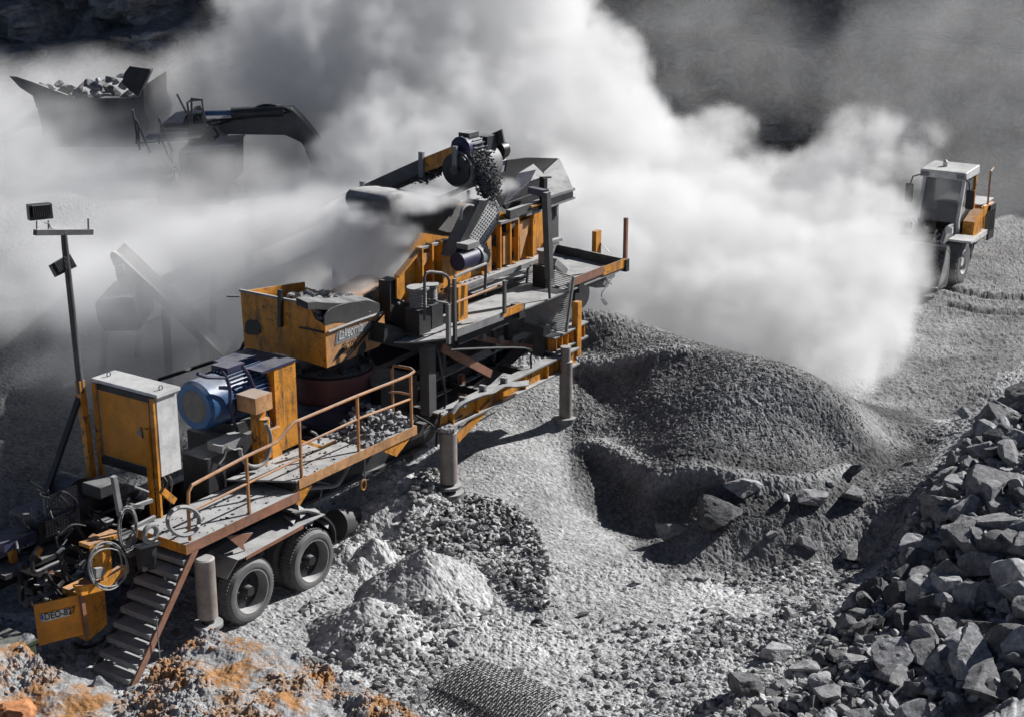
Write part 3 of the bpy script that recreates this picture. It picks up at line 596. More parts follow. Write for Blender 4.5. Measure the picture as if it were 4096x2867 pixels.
# clutter hanging below the deck
for pts, v in (([(1080, 1310), (1180, 1300), (1280, 1290), (1340, 1230), (1420, 1090)], .4), ([(1120, 1250), (1220, 1270), (1310, 1290), (1370, 1180)], .5), ([(1525, 1060), (1525, 1200), (1515, 1240)], .2), ([(1180, 1300), (1165, 1400), (1150, 1470)], .5)):
    MB().tube(smooth_path([W('C', x, y, v) for x, y in pts], 5), .03 if v == .4 else .015, 6).build('hanging_hose', P_gr, c)
ring = W('C', 1515, 1280, .2); MB().tube([ring + np.array([.06 * math.cos(a), 0, .09 * math.sin(a)]) for a in np.linspace(0, 6.28, 20)[:-1]], .014, 6, True).build('hook', P_or, c)
# under-crusher belt drum
d0, d1 = W('T', 1050, 320, 1.0), W('T', 1310, 280, 1.0)
dr = MB().lathe(W('T', 1065, 330, .9), W('T', 1300, 290, .9) - W('T', 1065, 330, .9), [(0, .27), (.35, .24), (.8, .24), (1.1, .29)], 30).build('belt_drum', P_rb, c)
MB().beam(W('T', 1240, 140, .8), W('T', 1385, 290, .8), .05, .07).build('scraper', P_gr, dr)
MB().prism([W('T', *q, .75) for q in ((1180, 490), (1330, 390), (1345, 400), (1190, 505))], (0, .25, 0)).build('skid', P_dk, dr)

# front power unit
pu = MB(); pu.box(-2.95, -1.75, 1.7, 2.9, 1.45, 1.52); pu = pu.build('power_unit', P_dk, c)
a = W('A', 270, 460, 1.9); b_ = W('A', 500, 210, 1.9); MB().box(a[0], a[0] + .85, 1.9, 2.2, a[2], b_[2]).build('radiator', P_dk, pu)
m = MB()
for k in range(14): m.box(a[0] + .1, a[0] + .72, 1.875, 1.895, a[2] + .08 + k * .045, a[2] + .10 + k * .045)
for k in range(12): m.box(a[0] + .1 + k * .054, a[0] + .115 + k * .054, 1.86, 1.872, a[2] + .08, a[2] + .7)
m.build('radiator_core', P_gr, pu)
MB().box(a[0] - .03, a[0] + .88, 1.85, 2.5, b_[2] + .0, b_[2] + .05).build('hood', P_nv, pu); MB().box(a[0] - .62, a[0] - .05, 1.9, 2.3, b_[2] - .25, b_[2] - .12).build('hood', P_nv, pu)
MB().box(a[0] - .5, a[0] - .4, 1.92, 2.0, 1.53, b_[2] - .26).build('post', P_or, pu)
MB().lathe((a[0] + .95, 2.1, a[2] + .35), (0, 1, 0), [(0, .3), (.5, .3), (.6, .2)], 24).build('air_tank', P_dk, pu)
m = MB(); m.tube(smooth_path([W('A', 420, 190, 2.3), W('A', 440, 155, 2.3), W('A', 480, 150, 2.3), W('A', 495, 200, 2.3)], 4), .05, 8); m.build('exhaust_elbow', P_bk, pu)
for A_1, B_1, v, w_, mt in (((125, 605), (560, 775), 1.7, .1, P_dk), ((250, 480), (560, 600), 1.9, .08, P_st), ((215, 560), (265, 480), 1.8, .08, P_or), ((290, 625), (445, 680), 1.75, .06, P_rs), ((130, 600), (145, 830), 1.75, .06, P_dk), ((390, 500), (440, 700), 1.75, .05, P_st), ((600, 480), (450, 250), 1.6, .05, P_dk)):
    MB().beam(W('A', *A_1, v), W('A', *B_1, v), w_).build('frame_bar', mt, pu)
for k, pts in enumerate((([(240, 500), (215, 560), (230, 640), (330, 600), (420, 560)]), ([(380, 520), (420, 490), (400, 560), (420, 640), (440, 700)]), ([(470, 470), (530, 500), (560, 560), (540, 620)]), ([(300, 640), (340, 700), (380, 740), (420, 700)]), ([(310, 760), (350, 740), (400, 790), (470, 820)]), ([(215, 870), (200, 840), (230, 815), (330, 830)]), ([(480, 1110), (560, 1140), (660, 1110), (700, 1060)]))):
    MB().tube(smooth_path([W('A', x, y, 1.4) for x, y in pts], 5), .03, 7).build('hose', P_dk, pu)
rq = random.Random(11)
for k in range(26):
    m = MB()
    x, y = rq.uniform(150, 560), rq.uniform(480, 860); p = W('A', x, y, rq.uniform(1.7, 2.5)); s = rq.uniform(.04, .12); m.box(p[0] - s, p[0] + s, p[1] - s, p[1] + s, p[2] - s * .6, p[2] + s * .6); m.build('engine_unit', (P_dk, P_st, P_dk)[k % 3], pu, bevel=.015)
for k in range(22):
    m = MB()
    x, y = rq.uniform(620, 980), rq.uniform(60, 560); p = W('A', x, y, rq.uniform(1.3, 2.3)); s = rq.uniform(.06, .2)
    m.box(p[0] - s, p[0] + s, p[1] - s, p[1] + s, p[2] - s * .5, p[2] + s * .5); m.build('winch_unit', P_dk, c, bevel=.02)
MB().lathe(W('A', 640, 260, 2.2), (0, 1, 0), [(0, .42), (.5, .42)], 30).build('reel', P_bk, c)
for k in range(22):
    x, y = rq.uniform(180, 960), rq.uniform(80, 700)
    if x > 560 and y > 600: x -= 350
    v_ = rq.uniform(1.0, 2.0); q = [W('A', x, y, v_)]
    for j in range(4): x += rq.uniform(-90, 90); y += rq.uniform(-60, 80); q.append(W('A', x, y, v_ + rq.uniform(-.2, .2)))
    MB().tube(smooth_path(q, 5), rq.choice((.010, .014, .02)), 6).build('hose', (P_bk, P_dk, P_bk, P_st)[k % 4], pu)
# hitch bracket
z_ = W('A', 560, 470, .7); MB().beam(W('A', 560, 465, .7), W('A', 775, 378, .7), .22, .05).build('bracket_top', P_or, c)
MB().prism([W('A', *q, .7) for q in ((683, 405), (728, 402), (748, 630), (690, 700), (680, 480))], (0, .06, 0)).build('bracket_post', P_or, c)
MB().prism([W('A', *q, .764) for q in ((652, 430), (683, 405), (692, 690), (670, 620))], (0, .2, 0)).build('bracket_side', P_or, c)
MB().prism([W('A', *q, .8) for q in ((520, 740), (690, 700), (840, 600), (860, 640), (700, 760), (545, 800))], (0, .12, 0)).build('drawbar_plate', P_or, c)
MB().prism([W('A', *q, .5) for q in ((640, 620), (690, 612), (705, 650), (660, 690), (640, 680))], (0, .06, 0)).build('lug', P_gr, c)
kb = W('A', 640, 1065, .95); kt = W('A', 640, 770, .95); hc = MB(); hc.prism([(kb[0] - .12, 1.0, kb[2] - .05), (kb[0] + .26, 1.0, kb[2] + .05), (kb[0] + .26, 1.0, kt[2]), (kb[0] - .12, 1.0, kt[2])], (0, .45, 0)); hc.build('hitch_leg', P_or, c)
MB().beam(W('A', 535, 760, .9), W('A', 580, 1070, .9), .05, .06).build('edge_bar', P_rs, c)
MB().beam(W('A', 755, 5, .6), W('A', 800, 265, .6), .07).build('square_post', P_gr, c)
MB().tube([W('A', 890, 75, .9), W('A', 985, 110, .9)], .02, 7).build('peg', P_gr, c)
for A_1, B_1, w_ in (((835, 225), (1010, 165), .05), ((880, 350), (1030, 275), .05), ((860, 195), (950, 210), .05)): MB().beam(W('A', *A_1, .75), W('A', *B_1, .75), w_).build('rod', P_gr, c)
er = W('A', 1000, 385, .25); ey = MB(); ey.tube([er + np.array([.115 * math.cos(a), 0, .115 * math.sin(a)]) for a in np.linspace(0, 6.283, 28)[:-1]], .04, 10, True); ey.build('towing_eye', P_gr, c)
MB().beam(W('A', 915, 475, .3), W('A', 1050, 440, .3), .12, .04).build('eye_plate', P_gr, c); MB().prism([W('A', *q, .3) for q in ((930, 480), (1045, 452), (1035, 620), (950, 640))], (0, .1, 0)).build('eye_bracket', P_dk, c)
# number plate door
pz = [W('A', *q, vv) for q, vv in (((222, 862), 1.28), ((532, 790), .95), ((572, 1052), .95), ((258, 1133), 1.28))]
pd0 = MB().prism(pz, (.03, .02, 0)).build('light_board', P_orc, c)
n_ = np.cross(pz[1] - pz[0], pz[3] - pz[0]); n_ /= np.linalg.norm(n_); n_ = n_ if n_ @ np.array([-.2, -1, 0]) > 0 else -n_
ex_ = pz[1] - pz[0]; ey_ = pz[0] - pz[3]; O_ = pz[3]
def onb(s, t, k=.006): return O_ + ex_ * s + ey_ * t + n_ * k
MB().prism([onb(.11, .56, .004), onb(.73, .56, .004), onb(.73, .75, .004), onb(.11, .75, .004)], n_ * .01).build('number_plate', P_wh, pd0)
mb_, N, L, b = mat('plate_blue'); b.inputs['Base Color'].default_value = (.01, .05, .4, 1)
mk_, N, L, b = mat('plate_black'); b.inputs['Base Color'].default_value = (.01, .01, .01, 1)
MB().prism([onb(.115, .57, .0145), onb(.175, .57, .0145), onb(.175, .74, .0145), onb(.115, .74, .0145)], n_ * .003).build('plate_band', mb_, pd0)
def text_on(s, size, s0, t0, mt, parent, ext=.002, k=.016, sx=1.0):
    cu = bpy.data.curves.new('lettering', 'FONT'); cu.body = s; cu.size = size; cu.extrude = ext; cu.offset = .003; cu.materials.append(mt)
    X = Vector(ex_).normalized(); Zc = Vector(n_); Y = Zc.cross(X); Mx = Matrix((X * sx, Y, Zc)).transposed().to_4x4(); Mx.translation = Vector(onb(s0, t0, k))
    o = bpy.data.objects.new('lettering', cu); C.objects.link(o); o.parent = parent; o.matrix_parent_inverse = Matrix(); o.matrix_basis = Mx; return solid(o)
text_on('DEO-827', .14, .19, .598, mk_, pd0, sx=.80)
text_on('FIN', .03, .118, .585, P_wh, pd0, k=.019)
# control cabinet
ct = W('B', 1250, 575, 1.); cb = W('B', 1330, 1210, 1.); cr = W('B', 1430, 500, 1.)
cab = MB().box(ct[0] + .03, cr[0] - .02, 1.02, 2.28, cb[2], ct[2] - .02).build('control_cabinet', P_wh, c, label='white electrical cabinet with orange back plate')
MB().box(ct[0], cr[0] + .02, .97, 2.36, ct[2] - .018, ct[2] + .03).build('cabinet_roof', P_wh, cab)
MB().box(ct[0] + .005, ct[0] + .026, 1.18, 2.2, cb[2] + .1, ct[2] - .1).build('back_plate', P_orc, cab)
uu = ct[0]; MB().box(uu - .04, uu + .0, 1.02, 1.1, 1.6, ct[2] - .03).build('mounting_post', P_or, cab); MB().box(uu - .04, uu + .0, 2.24, 2.32, 1.6, ct[2] - .03).build('mounting_post', P_or, cab)
m = MB(); m.box(uu - .09, uu - .045, 1.12, 1.2, 1.6, cb[2] + .75); m.build('mounting_post', P_orc, cab)
MB().box(uu - .03, uu + .02, 1.1, 2.24, cb[2] - .04, cb[2] + .08).build('shelf_bar', P_dk, cab); MB().box(uu - .01, uu + .015, 1.1, 2.24, ct[2] - .12, ct[2] - .03).build('shelf_bar', P_dk, cab)
MB().prism([(uu - .02, 1.32, cb[2] + .55), (uu - .02, 1.45, cb[2] + .62), (uu - .02, 1.35, cb[2] + .72)], (.02, 0, 0)).build('sticker', P_gr, cab)
for y in (1.1, 2.2): MB().tube([(ct[0] + .2 + .035 * math.cos(a), y, ct[2] + .065 + .035 * math.sin(a)) for a in np.linspace(0, 6.28, 14)[:-1]], .008, 5, True).build('lifting_eye', P_dk, cab)
for k in range(7): q0 = np.array([uu + .2 + .03 * k, 1.1 + .12 * k, cb[2]]); MB().tube(smooth_path([q0, q0 + (.05, -.05, -.15), q0 + (.15 + .05 * k, .1, -.4), q0 + (.3, .3, -.75)], 5), .014, 5).build('cable', P_bk if k % 2 else P_gr, cab)
MB().beam(W('B', 1300, 1325, .9), W('B', 1400, 1410, .9), .06, .1).build('strut', P_or, cab)
MB().tube(smooth_path([W('B', *q, 2.4) for q in ((1420, 580), (1500, 555), (1700, 520))], 4) , .02, 6).build('cable', P_bk, cab)
MB().tube(smooth_path([W('B', *q, 3.2) for q in ((1250, 445), (1600, 330), (1900, 225), (1960, 150), (1990, 110))], 5), .032, 7).build('supply_cable', P_bk, c)

# ------------------------------------------------------------------ light mast
mb = (-1.75, 2.42, 1.5)
mast = thing('light_mast', 'tall steel lighting mast clamped beside the white cabinet, two floodlights on it', 'light mast', mb)
Pm = [W('B', 650, 540, 2.42), W('N', 455, 410, 2.42)]
MB(mb).lathe(Pm[0], Pm[1] - Pm[0], [(0, .055), (np.linalg.norm(Pm[1] - Pm[0]), .045)], 16).build('pole', P_st, mast)
MB(mb).beam(W('B', 745, 1280, 2.42), W('B', 640, 440, 2.42), .1).build('lower_post', P_or, mast)
MB(mb).beam(W('B', 648, 545, 2.45), W('B', 325, 1480, 2.45), .09, .05).build('prop', P_dk, mast)
MB(mb).beam(W('N', 250, 412, 2.42), W('N', 655, 408, 2.42), .08).build('crossbar', P_st, mast)
MB(mb).tube([W('N', 632, 395, 2.42), W('N', 630, 312, 2.42)], .014, 6).build('pin', P_gr, mast)
MB(mb).tube(smooth_path([W('N', 440, 430, 2.38), W('N', 450, 560, 2.38), W('N', 490, 850, 2.36), W('N', 560, 1500, 2.36)], 4), .012, 5).build('cable', P_dk, mast)
MB(mb).tube(smooth_path([W('N', 320, 342, 2.42), W('N', 350, 350, 2.42), W('N', 360, 380, 2.42), W('N', 400, 395, 2.42)], 4), .01, 5).build('cable', P_gr, mast)
def flood(pts, d, tilt):
    P = [W('N', *q, 2.42) for q in pts]; f = MB(mb).prism(P, d).build('floodlight', P_bk, mast)
    m = MB(mb); dn = np.array(d)
    for k in range(9):
        t = .15 + k * .0875; a = P[0] + (P[1] - P[0]) * t; b_ = P[3] + (P[2] - P[3]) * t; m.beam(a - dn * .2, a + (b_ - a) * .75 - dn * .2, .012, .05, up=dn)
    m.build('cooling_fin', P_st, f); return f
flood(((205, 222), (370, 207), (382, 312), (215, 330)), (.05, .12, 0), 0)
flood(((365, 640), (500, 565), (550, 655), (410, 725)), (.03, .1, -.04), 0)
for q0, q1 in (((262, 330), (262, 400)), ((345, 325), (345, 400))): MB(mb).tube([W('N', *q0, 2.45), W('N', *q1, 2.45)], .01, 5).build('stirrup', P_st, mast)
# ------------------------------------------------------------------ vibrating screen above the rear frame
sb = (5.2, .1, 2.4)
scr = thing('vibrating_screen', 'orange ribbed vibrating screen with mesh belt guard and walkways above the rear frame', 'screen', sb)
def S_(): return MB(sb)
poly = ((335, 1240), (335, 1085), (500, 883), (830, 775), (1050, 703), (1372, 600), (1385, 930), (1180, 990), (985, 1058), (740, 1145), (600, 1235), (470, 1290))
panel = S_().prism(Ws('E', poly, 1.15), (0, .03, 0)).build('side_panel', P_or, scr)
S_().prism([p + np.array([0, 1.6, 0]) for p in Ws('E', ((830, 775), (1050, 703), (1372, 600), (1385, 930), (985, 1058), (830, 1100)), 1.15)], (0, .03, 0)).build('side_panel', P_or, scr)
for xt, yt, xb, yb in ((985, 735, 985, 1050), (1078, 700, 1080, 1030), (1150, 680, 1150, 995), (1205, 660, 1207, 975), (1310, 625, 1312, 945), (590, 850, 600, 1150), (660, 830, 665, 1130), (520, 880, 525, 1180)):
    a = W('E', xt, yt, 1.0); b_ = W('E', xb, yb, 1.0); u = (a[0] + b_[0]) / 2; S_().box(u - .02, u + .02, 1.0, 1.148, b_[2], a[2]).build('rib', P_or, scr)
for tri in (((475, 940), (590, 900), (505, 1050)), ((1210, 695), (1300, 662), (1218, 955)), ((1095, 800), (1145, 780), (1145, 985), (1095, 1000)), ((985, 800), (1010, 790), (1010, 1045), (988, 1052))):
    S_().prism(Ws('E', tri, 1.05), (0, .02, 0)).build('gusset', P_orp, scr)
for a, b_, v, w_, h_, mt in (((1050, 700), (1180, 660), 1.05, .18, .05, P_gr), ((1235, 640), (1372, 600), 1.05, .18, .05, P_gr), ((500, 882), (690, 822), 1.1, .12, .04, P_gr), ((335, 1085), (500, 882), 1.1, .12, .04, P_or),
        ((700, 1190), (1385, 945), 1.0, .2, .1, P_gr), ((860, 1215), (1240, 1080), .95, .1, .08, P_st), ((600, 1250), (1000, 1100), .98, .16, .06, P_gr), ((1130, 640), (1370, 560), 1.0, .1, .16, P_st), ((1285, 585), (1380, 560), .95, .08, .03, P_or)):
    S_().beam(W('E', *a, v), W('E', *b_, v), w_, h_).build('side_rail', mt, scr)
S_().beam(W('E', 1120, 775, 1.04), W('E', 1190, 690, 1.04), .02, .05).build('lug', P_st, scr)
for x, y, s in ((1035, 830, .06), (1110, 740, .05), (1165, 770, .05), (1240, 745, .07), (1310, 690, .05), (1165, 930, .035), (1035, 1010, .035), (1010, 770, .03)):
    p = W('E', x, y, 1.1); S_().prism([p + np.array([s * math.cos(k) * (1 + .4 * math.sin(k * 3 + x)), 0, s * 1.8 * math.sin(k)]) for k in np.arange(0, 6.2, .7)], (0, .048, 0)).build('grime', P_dk, scr)
p = W('E', 1035, 775, 1.13); q = W('E', 1150, 738, 1.13); text('B 180', .26, p, scr, mk_, -math.atan2(q[2] - p[2], q[0] - p[0]), base=np.array(sb), sx=.9)
S_().prism([W('D', *q, 1.55) for q in ((1330, 350), (1640, 175), (1658, 182), (1658, 330), (1560, 420), (1330, 385))], (0, .7, 0)).build('transfer_chute', P_or, scr)
S_().prism([W('D', *q, 1.54) for q in ((1335, 352), (1500, 262), (1500, 395), (1335, 383))], (0, .008, 0)).build('chute_patch', P_st, scr)
S_().prism(Ws('E', ((285, 1120), (345, 1095), (350, 1250), (452, 1300), (452, 1450), (345, 1440), (288, 1400)), 1.2), (0, .25, 0)).build('spring_housing', P_dk, scr)
S_().prism(Ws('E', ((250, 1420), (560, 1500), (745, 1560), (745, 1600), (560, 1640), (240, 1560)), .7), (0, .9, 0)).build('support_frame', P_dk, scr)
S_().prism(Ws('E', ((600, 1285), (1240, 1090), (1240, 1150), (620, 1350)), 1.3), (0, .9, 0)).build('screen_base', P_dk, scr)
S_().prism(Ws('E', ((420, 1010), (470, 960), (600, 1100), (600, 1200), (430, 1200)), 1.9), (0, .3, 0)).build('inner_wall', P_dk, scr)
for k in range(30):
    x = 350 + 34 * k; y = 1275 - (x - 350) * .32; p = W('E', x, y, 1.0); S_().box(p[0] - .018, p[0] + .018, .985, 1.02, p[2] - .018, p[2] + .018).build('bolt', P_gr, scr)
# discharge end
S_().prism(Ws('E', ((1395, 590), (1490, 560), (1490, 832), (1400, 860)), 1.2), (0, .04, 0)).build('end_wall', P_st, scr)
S_().prism(Ws('E', ((1478, 565), (1492, 560), (1490, 650), (1478, 650)), 1.15), (0, .05, 0)).build('bolt_plate', P_gr, scr)
for a, b_, w_ in (((1400, 845), (1500, 815), .06), ((1400, 870), (1480, 845), .05)): S_().beam(W('E', *a, 1.1), W('E', *b_, 1.1), w_ * 2, w_).build('side_rail', P_gr, scr)
S_().prism(Ws('E', ((1400, 880), (1480, 850), (1450, 930), (1410, 980)), 1.15), (0, .05, 0)).build('chute_plate', P_gr, scr)
# belt guard
gpts = [(742, 948), (930, 545), (985, 545), (1045, 557), (1064, 605), (1052, 700), (908, 932)]
gd = S_().prism(Ws('E', gpts, .95), (0, .03, 0)).build('belt_guard', P_bk, scr)
S_().prism(Ws('E', ((735, 945), (930, 540), (992, 545), (800, 905), (760, 950)), .72), (0, .28, 0)).build('guard_side', P_dk, gd)
fr = [(760, 945), (985, 550), (1045, 562), (1062, 610), (1050, 695), (905, 935)]
f3 = Ws('E', fr, .75); m = S_()
for i in range(len(f3)): m.beam(f3[i], f3[(i + 1) % len(f3)], .03, .05)
m.build('guard_frame', P_gr, gd)
m = S_(); P2 = np.array([(p[0], p[2]) for p in f3])
def clip(o, d):
    ts = []
    for i in range(len(P2)):
        a, b_ = P2[i], P2[(i + 1) % len(P2)]; e_ = b_ - a; den = d[0] * e_[1] - d[1] * e_[0]
        if abs(den) < 1e-9: continue
        t = ((a[0] - o[0]) * e_[1] - (a[1] - o[1]) * e_[0]) / den; s = ((a[0] - o[0]) * d[1] - (a[1] - o[1]) * d[0]) / den
        if 0 <= s <= 1: ts.append(t)
    return (min(ts), max(ts)) if len(ts) > 1 else None
cen = P2.mean(0)
for ang in (.6, 2.54):
    d = np.array([math.cos(ang), math.sin(ang)]); nrm = np.array([-d[1], d[0]])
    for k in range(-40, 41):
        o_ = cen + nrm * k * .062; r_ = clip(o_, d)
        if r_: a = o_ + d * r_[0]; b_ = o_ + d * r_[1]; m.beam((a[0], .75 + .006 * (ang > 1), a[1]), (b_[0], .75 + .006 * (ang > 1), b_[1]), .018)
m.build('guard_mesh', P_wh, gd)
S_().lathe(W('E', 1010, 640, .82), (0, 1, 0), [(0, .26), (.1, .26)], 24).build('pulley', P_st, gd); S_().lathe(W('E', 840, 860, .82), (0, 1, 0), [(0, .14), (.1, .14)], 24).build('pulley', P_rs, gd)
S_().tube(smooth_path([W('E', *q, .8) for q in ((790, 680), (800, 610), (840, 575), (890, 590), (870, 640), (900, 560), (930, 548))], 5), .03, 6).build('bundle', P_gr, gd)
S_().prism(Ws('E', ((820, 580), (905, 545), (900, 570), (870, 585)), .9), (0, .2, 0)).build('cover_flap', P_or, gd)
S_().tube([W('E', 845, 535, 1.6), W('E', 845, 470, 1.6)], .03, 8).build('pin', P_gr, scr)
# drive motor
a = W('E', 790, 985, .55); b_ = W('E', 985, 985, .55); dm = S_().cyl((a[0], .62, a[2]), (b_[0] - .28, .62, a[2]), .165, n=28).build('drive_motor', P_nv, scr)
S_().lathe((b_[0] - .3, .62, a[2] - .02), (1, 0, 0), [(0, .2), (.2, .2), (.26, .15)], 28).build('fan_cowl', P_gr, dm)
m = S_()
for k in range(14): an = k * .449; m.box(b_[0] - .09 , b_[0] - .03, .62 + .15 * math.cos(an) - .008, .62 + .15 * math.cos(an) + .008, a[2] + .15 * math.sin(an) - .03, a[2] + .15 * math.sin(an) + .03)
m.build('grille', P_gr, dm); S_().box(a[0] + .15, a[0] + .5, .5, .75, a[2] + .2, a[2] + .3).build('terminal_box', P_gr, dm)
# springs
for x, y0, y1, v, r_ in ((485, 1172, 1300, .55, .13), (575, 1150, 1265, .75, .1), (1385, 905, 990, .6, .09)):
    t = W('E', x, y0, v); l = W('E', x, y1, v); n_t = 7
    S_().tube([(t[0] + r_ * math.cos(k * .5), v + r_ * math.sin(k * .5), l[2] + (t[2] - l[2]) * k / (n_t * 12.57)) for k in range(int(n_t * 12.57))], .022, 6).build('spring', P_gr, scr)
    S_().cyl((t[0], v, t[2]), (t[0], v, t[2] + .04), r_ * 1.5, n=20).build('spring_seat', P_gr, scr); S_().box(l[0] - .16, l[0] + .16, v - .15, v + .15, l[2] - .45, l[2] - .01).build('spring_base', P_dk, scr)
# walkway
wz = 3.2; ua, ub = W('E', 745, 1470, .02)[0], W('E', 1960, 1000, .02)[0]
S_().prism([(ua, .012, wz - .03), (ub, .012, wz - .03), (ub, .5, wz - .03), (ub + .3, 2.0, wz - .03), (8.9, 2.0, wz - .03), (8.9, 1.0, wz - .03), (ua - 1.0, 1.0, wz - .03), (ua - .6, .4, wz - .03)], (0, 0, .03)).build('walkway', P_gr, scr)
for a, b_, mt, h_ in (((745, 1495), (1095, 1365), P_gr, .14), ((1095, 1350), (1230, 1298), P_or, .14), ((1230, 1300), (1240, 1290), P_gr, .12), ((1590, 1125), (1810, 1035), P_rs, .16), ((1810, 1045), (1965, 985), P_or, .18)):
    S_().beam(W('E', *a, 0) , W('E', *b_, 0), .02, h_).build('walkway_edge', mt, scr)
S_().beam(W('E', 760, 1530, .15), W('E', 1240, 1330, .15), .1, .2).build('walkway_beam', P_dk, scr); S_().beam(W('E', 1480, 1180, .3), W('E', 1800, 1075, .3), .1, .18).build('walkway_beam', P_st, scr)
S_().beam((ub + .02, .0, wz + .06), (ub + .32, 2.0, wz + .06), .03, .24).build('toe_board', P_st, scr); S_().beam((8.9, 2.02, wz + .06), (ub + .3, 2.02, wz + .06), .03, .24).build('toe_board', P_dk, scr)
q = W('E', 1972, 1010, .0); t = W('E', 1962, 672, .0); S_().box(q[0] - .06, q[0] + .06, -.04, .08, q[2] - .1, q[2] + .15).build('post_socket', P_dk, scr); S_().box(q[0] - .035, q[0] + .035, -.01, .06, q[2] + .1, t[2]).build('post', P_rs, scr)
a = WZ('E', 1760, 925, wz); S_().box(a[0] - .1, a[0] + .1, a[1] - .05, a[1] + .05, wz, wz + .5).build('post', P_or, scr); S_().prism([a + (.1, -.3, .0), a + (.5, 0, .0), a + (.35, .2, .22), a + (.05, 0, .3)], (0, .03, .02)).build('bent_plate', P_gr, scr)
a = W('E', 1820, 1100, .3)
for pts in (((1730, 1075), (1790, 1060), (1860, 1120), (1840, 1160), (1760, 1165)), ((1800, 1050), (1900, 1035), (1890, 1090), (1830, 1110))): S_().prism(Ws('E', pts, .35), (0, .25, 0)).build('rubble_lump', P_gr, scr)
for pts in ([(1900, 1040), (1850, 1130), (1800, 1200), (1800, 1230)], [(1780, 1060), (1830, 1110), (1870, 1140)]): S_().tube(smooth_path([W('E', *q, .3) for q in pts], 4), .012, 5).build('cable', P_gr, scr)
S_().prism(Ws('E', ((1795, 1240), (1812, 1235), (1842, 1275), (1835, 1292), (1820, 1285)), .3), (0, .02, 0)).build('paddle', P_gr, scr)
S_().lathe(W('E', 1660, 1215, 1.0), (0, 1, 0), [(0, .28), (.9, .28)], 24).build('discharge_drum', P_dk, scr)
for x, y in ((1640, 1150), (1215, 1325)): p = W('E', x, y, .05); S_().box(p[0] - .09, p[0] + .09, .0, .2, p[2] - .12, p[2] + .12).build('socket', P_dk, scr)
# diagonal damper
S_().beam(W('E', 1450, 975, .45), W('E', 1530, 1050, .45), .13).build('damper', P_gr, scr)
# railings
def rail(pts, v, r_=.026, mt=P_st): S_().tube([W('E', *q, v) for q in pts], r_, 8).build('railing', mt, scr)
rail([(532, 1400), (532, 1085), (545, 1058), (570, 1050), (655, 1060), (690, 1078), (708, 1110), (712, 1420)], .3)
rail([(740, 1400), (740, 1115), (750, 1090), (775, 1072), (972, 992)], .05, mt=P_gr); rail([(972, 992), (962, 1215)], .3, mt=P_st); rail([(745, 1275), (1088, 1140)], .05, .022, P_dk2)
rail([(560, 1250), (720, 1280)], .3, .02)
for x, y0, y1 in ((742, 1540, 1095), (1095, 1345, 1110)): a = W('E', x, y0, .0); b_ = W('E', x, y1, .0); S_().box(a[0] - .03, a[0] + .03, -.05, .0, a[2], b_[2]).build('post', P_st, scr)
a = W('E', 800, 1380, .5); S_().box(a[0] - .1, a[0] + .18, .5, .75, wz, wz + .62).build('pedestal', P_or, scr)
a = W('E', 715, 1440, .0); S_().box(a[0] - .06, a[0] + .0, -.02, .05, a[2] - .3, a[2] + .4).build('post', P_gr, scr)
# tall davit post and hanging mesh panel
a = W('E', 1400, 480, -.05); b_ = W('E', 1424, 1100, -.05); S_().beam(b_, a, .12).build('davit_post', P_st, scr)
S_().beam(W('E', 1400, 490, -.05), W('E', 1290, 465, .45), .13, .12).build('davit_arm', P_nv, scr); S_().beam(W('E', 1380, 600, .9), W('E', 1382, 380, .9), .11).build('post', P_bk, scr); S_().beam(W('E', 1365, 378, .9), W('E', 1428, 374, .9), .08, .03).build('post_cap', P_bk, scr)
S_().beam(W('E', 1415, 1050, -.02), W('E', 1427, 1240, -.02), .035).build('davit_rod', P_dk, scr)
pu_ = 9.0; c4 = [WU('E', *q, pu_) for q in ((1275, 995), (1598, 1085), (1545, 1480), (1240, 1412))]; m = S_()
for k in range(0, 4):
    if k in (1, 3): m.beam(c4[k], c4[(k + 1) % 4], .045)
    else: m.beam(c4[k], c4[(k + 1) % 4], .02)
mp = m.build('mesh_panel', P_gr, scr); m = S_()
for k in range(1, 30): t = k / 30; m.beam(c4[0] + (c4[3] - c4[0]) * t, c4[1] + (c4[2] - c4[1]) * t, .015)
for k in range(1, 44): t = k / 44; m.beam(c4[0] + (c4[1] - c4[0]) * t + (.012, 0, 0), c4[3] + (c4[2] - c4[3]) * t + (.012, 0, 0), .005)
m.build('wire_grid', P_wh, mp)
MB(sb).prism([c4[2] * .3 + c4[1] * .25 + c4[3] * .2 + c4[0] * .25 + np.array(q) for q in ((.03, -.1, -.35), (.03, .08, -.1), (.03, .02, .05), (.03, -.2, -.1))], (.01, 0, 0)).build('backing_patch', P_or, mp)
# feed box on top
T_ = lambda x, y, v: W('E', x, y, v)
fb = S_().prism([T_(1100, 570, 1.2), T_(1415, 455, 1.2), T_(1415, 560, 1.2), T_(1135, 640, 1.2)], (0, .04, 0)).build('feed_box', P_dk, scr)
bk = [T_(*q, 2.3) for q in ((1110, 335), (1125, 253), (1270, 235), (1490, 241), (1400, 360), (1300, 560), (1090, 600), (1035, 500), (1035, 360))]
S_().prism(bk, (0, .04, 0)).build('back_plate', P_bk, fb)
S_().prism([T_(1490, 242, 2.28), T_(1552, 370, 1.7), T_(1590, 465, 1.25), T_(1425, 505, 1.25), T_(1385, 338, 2.28)], (.03, .0, 0)).build('end_plate', P_gr, fb)
S_().prism([T_(1205, 345, 1.7), T_(1310, 280, 1.6), T_(1408, 372, 1.2), T_(1365, 375, 1.2), T_(1290, 402, 1.2), T_(1330, 320, 1.4)], (.02, .02, -.02)).build('deflector', P_gr, fb)
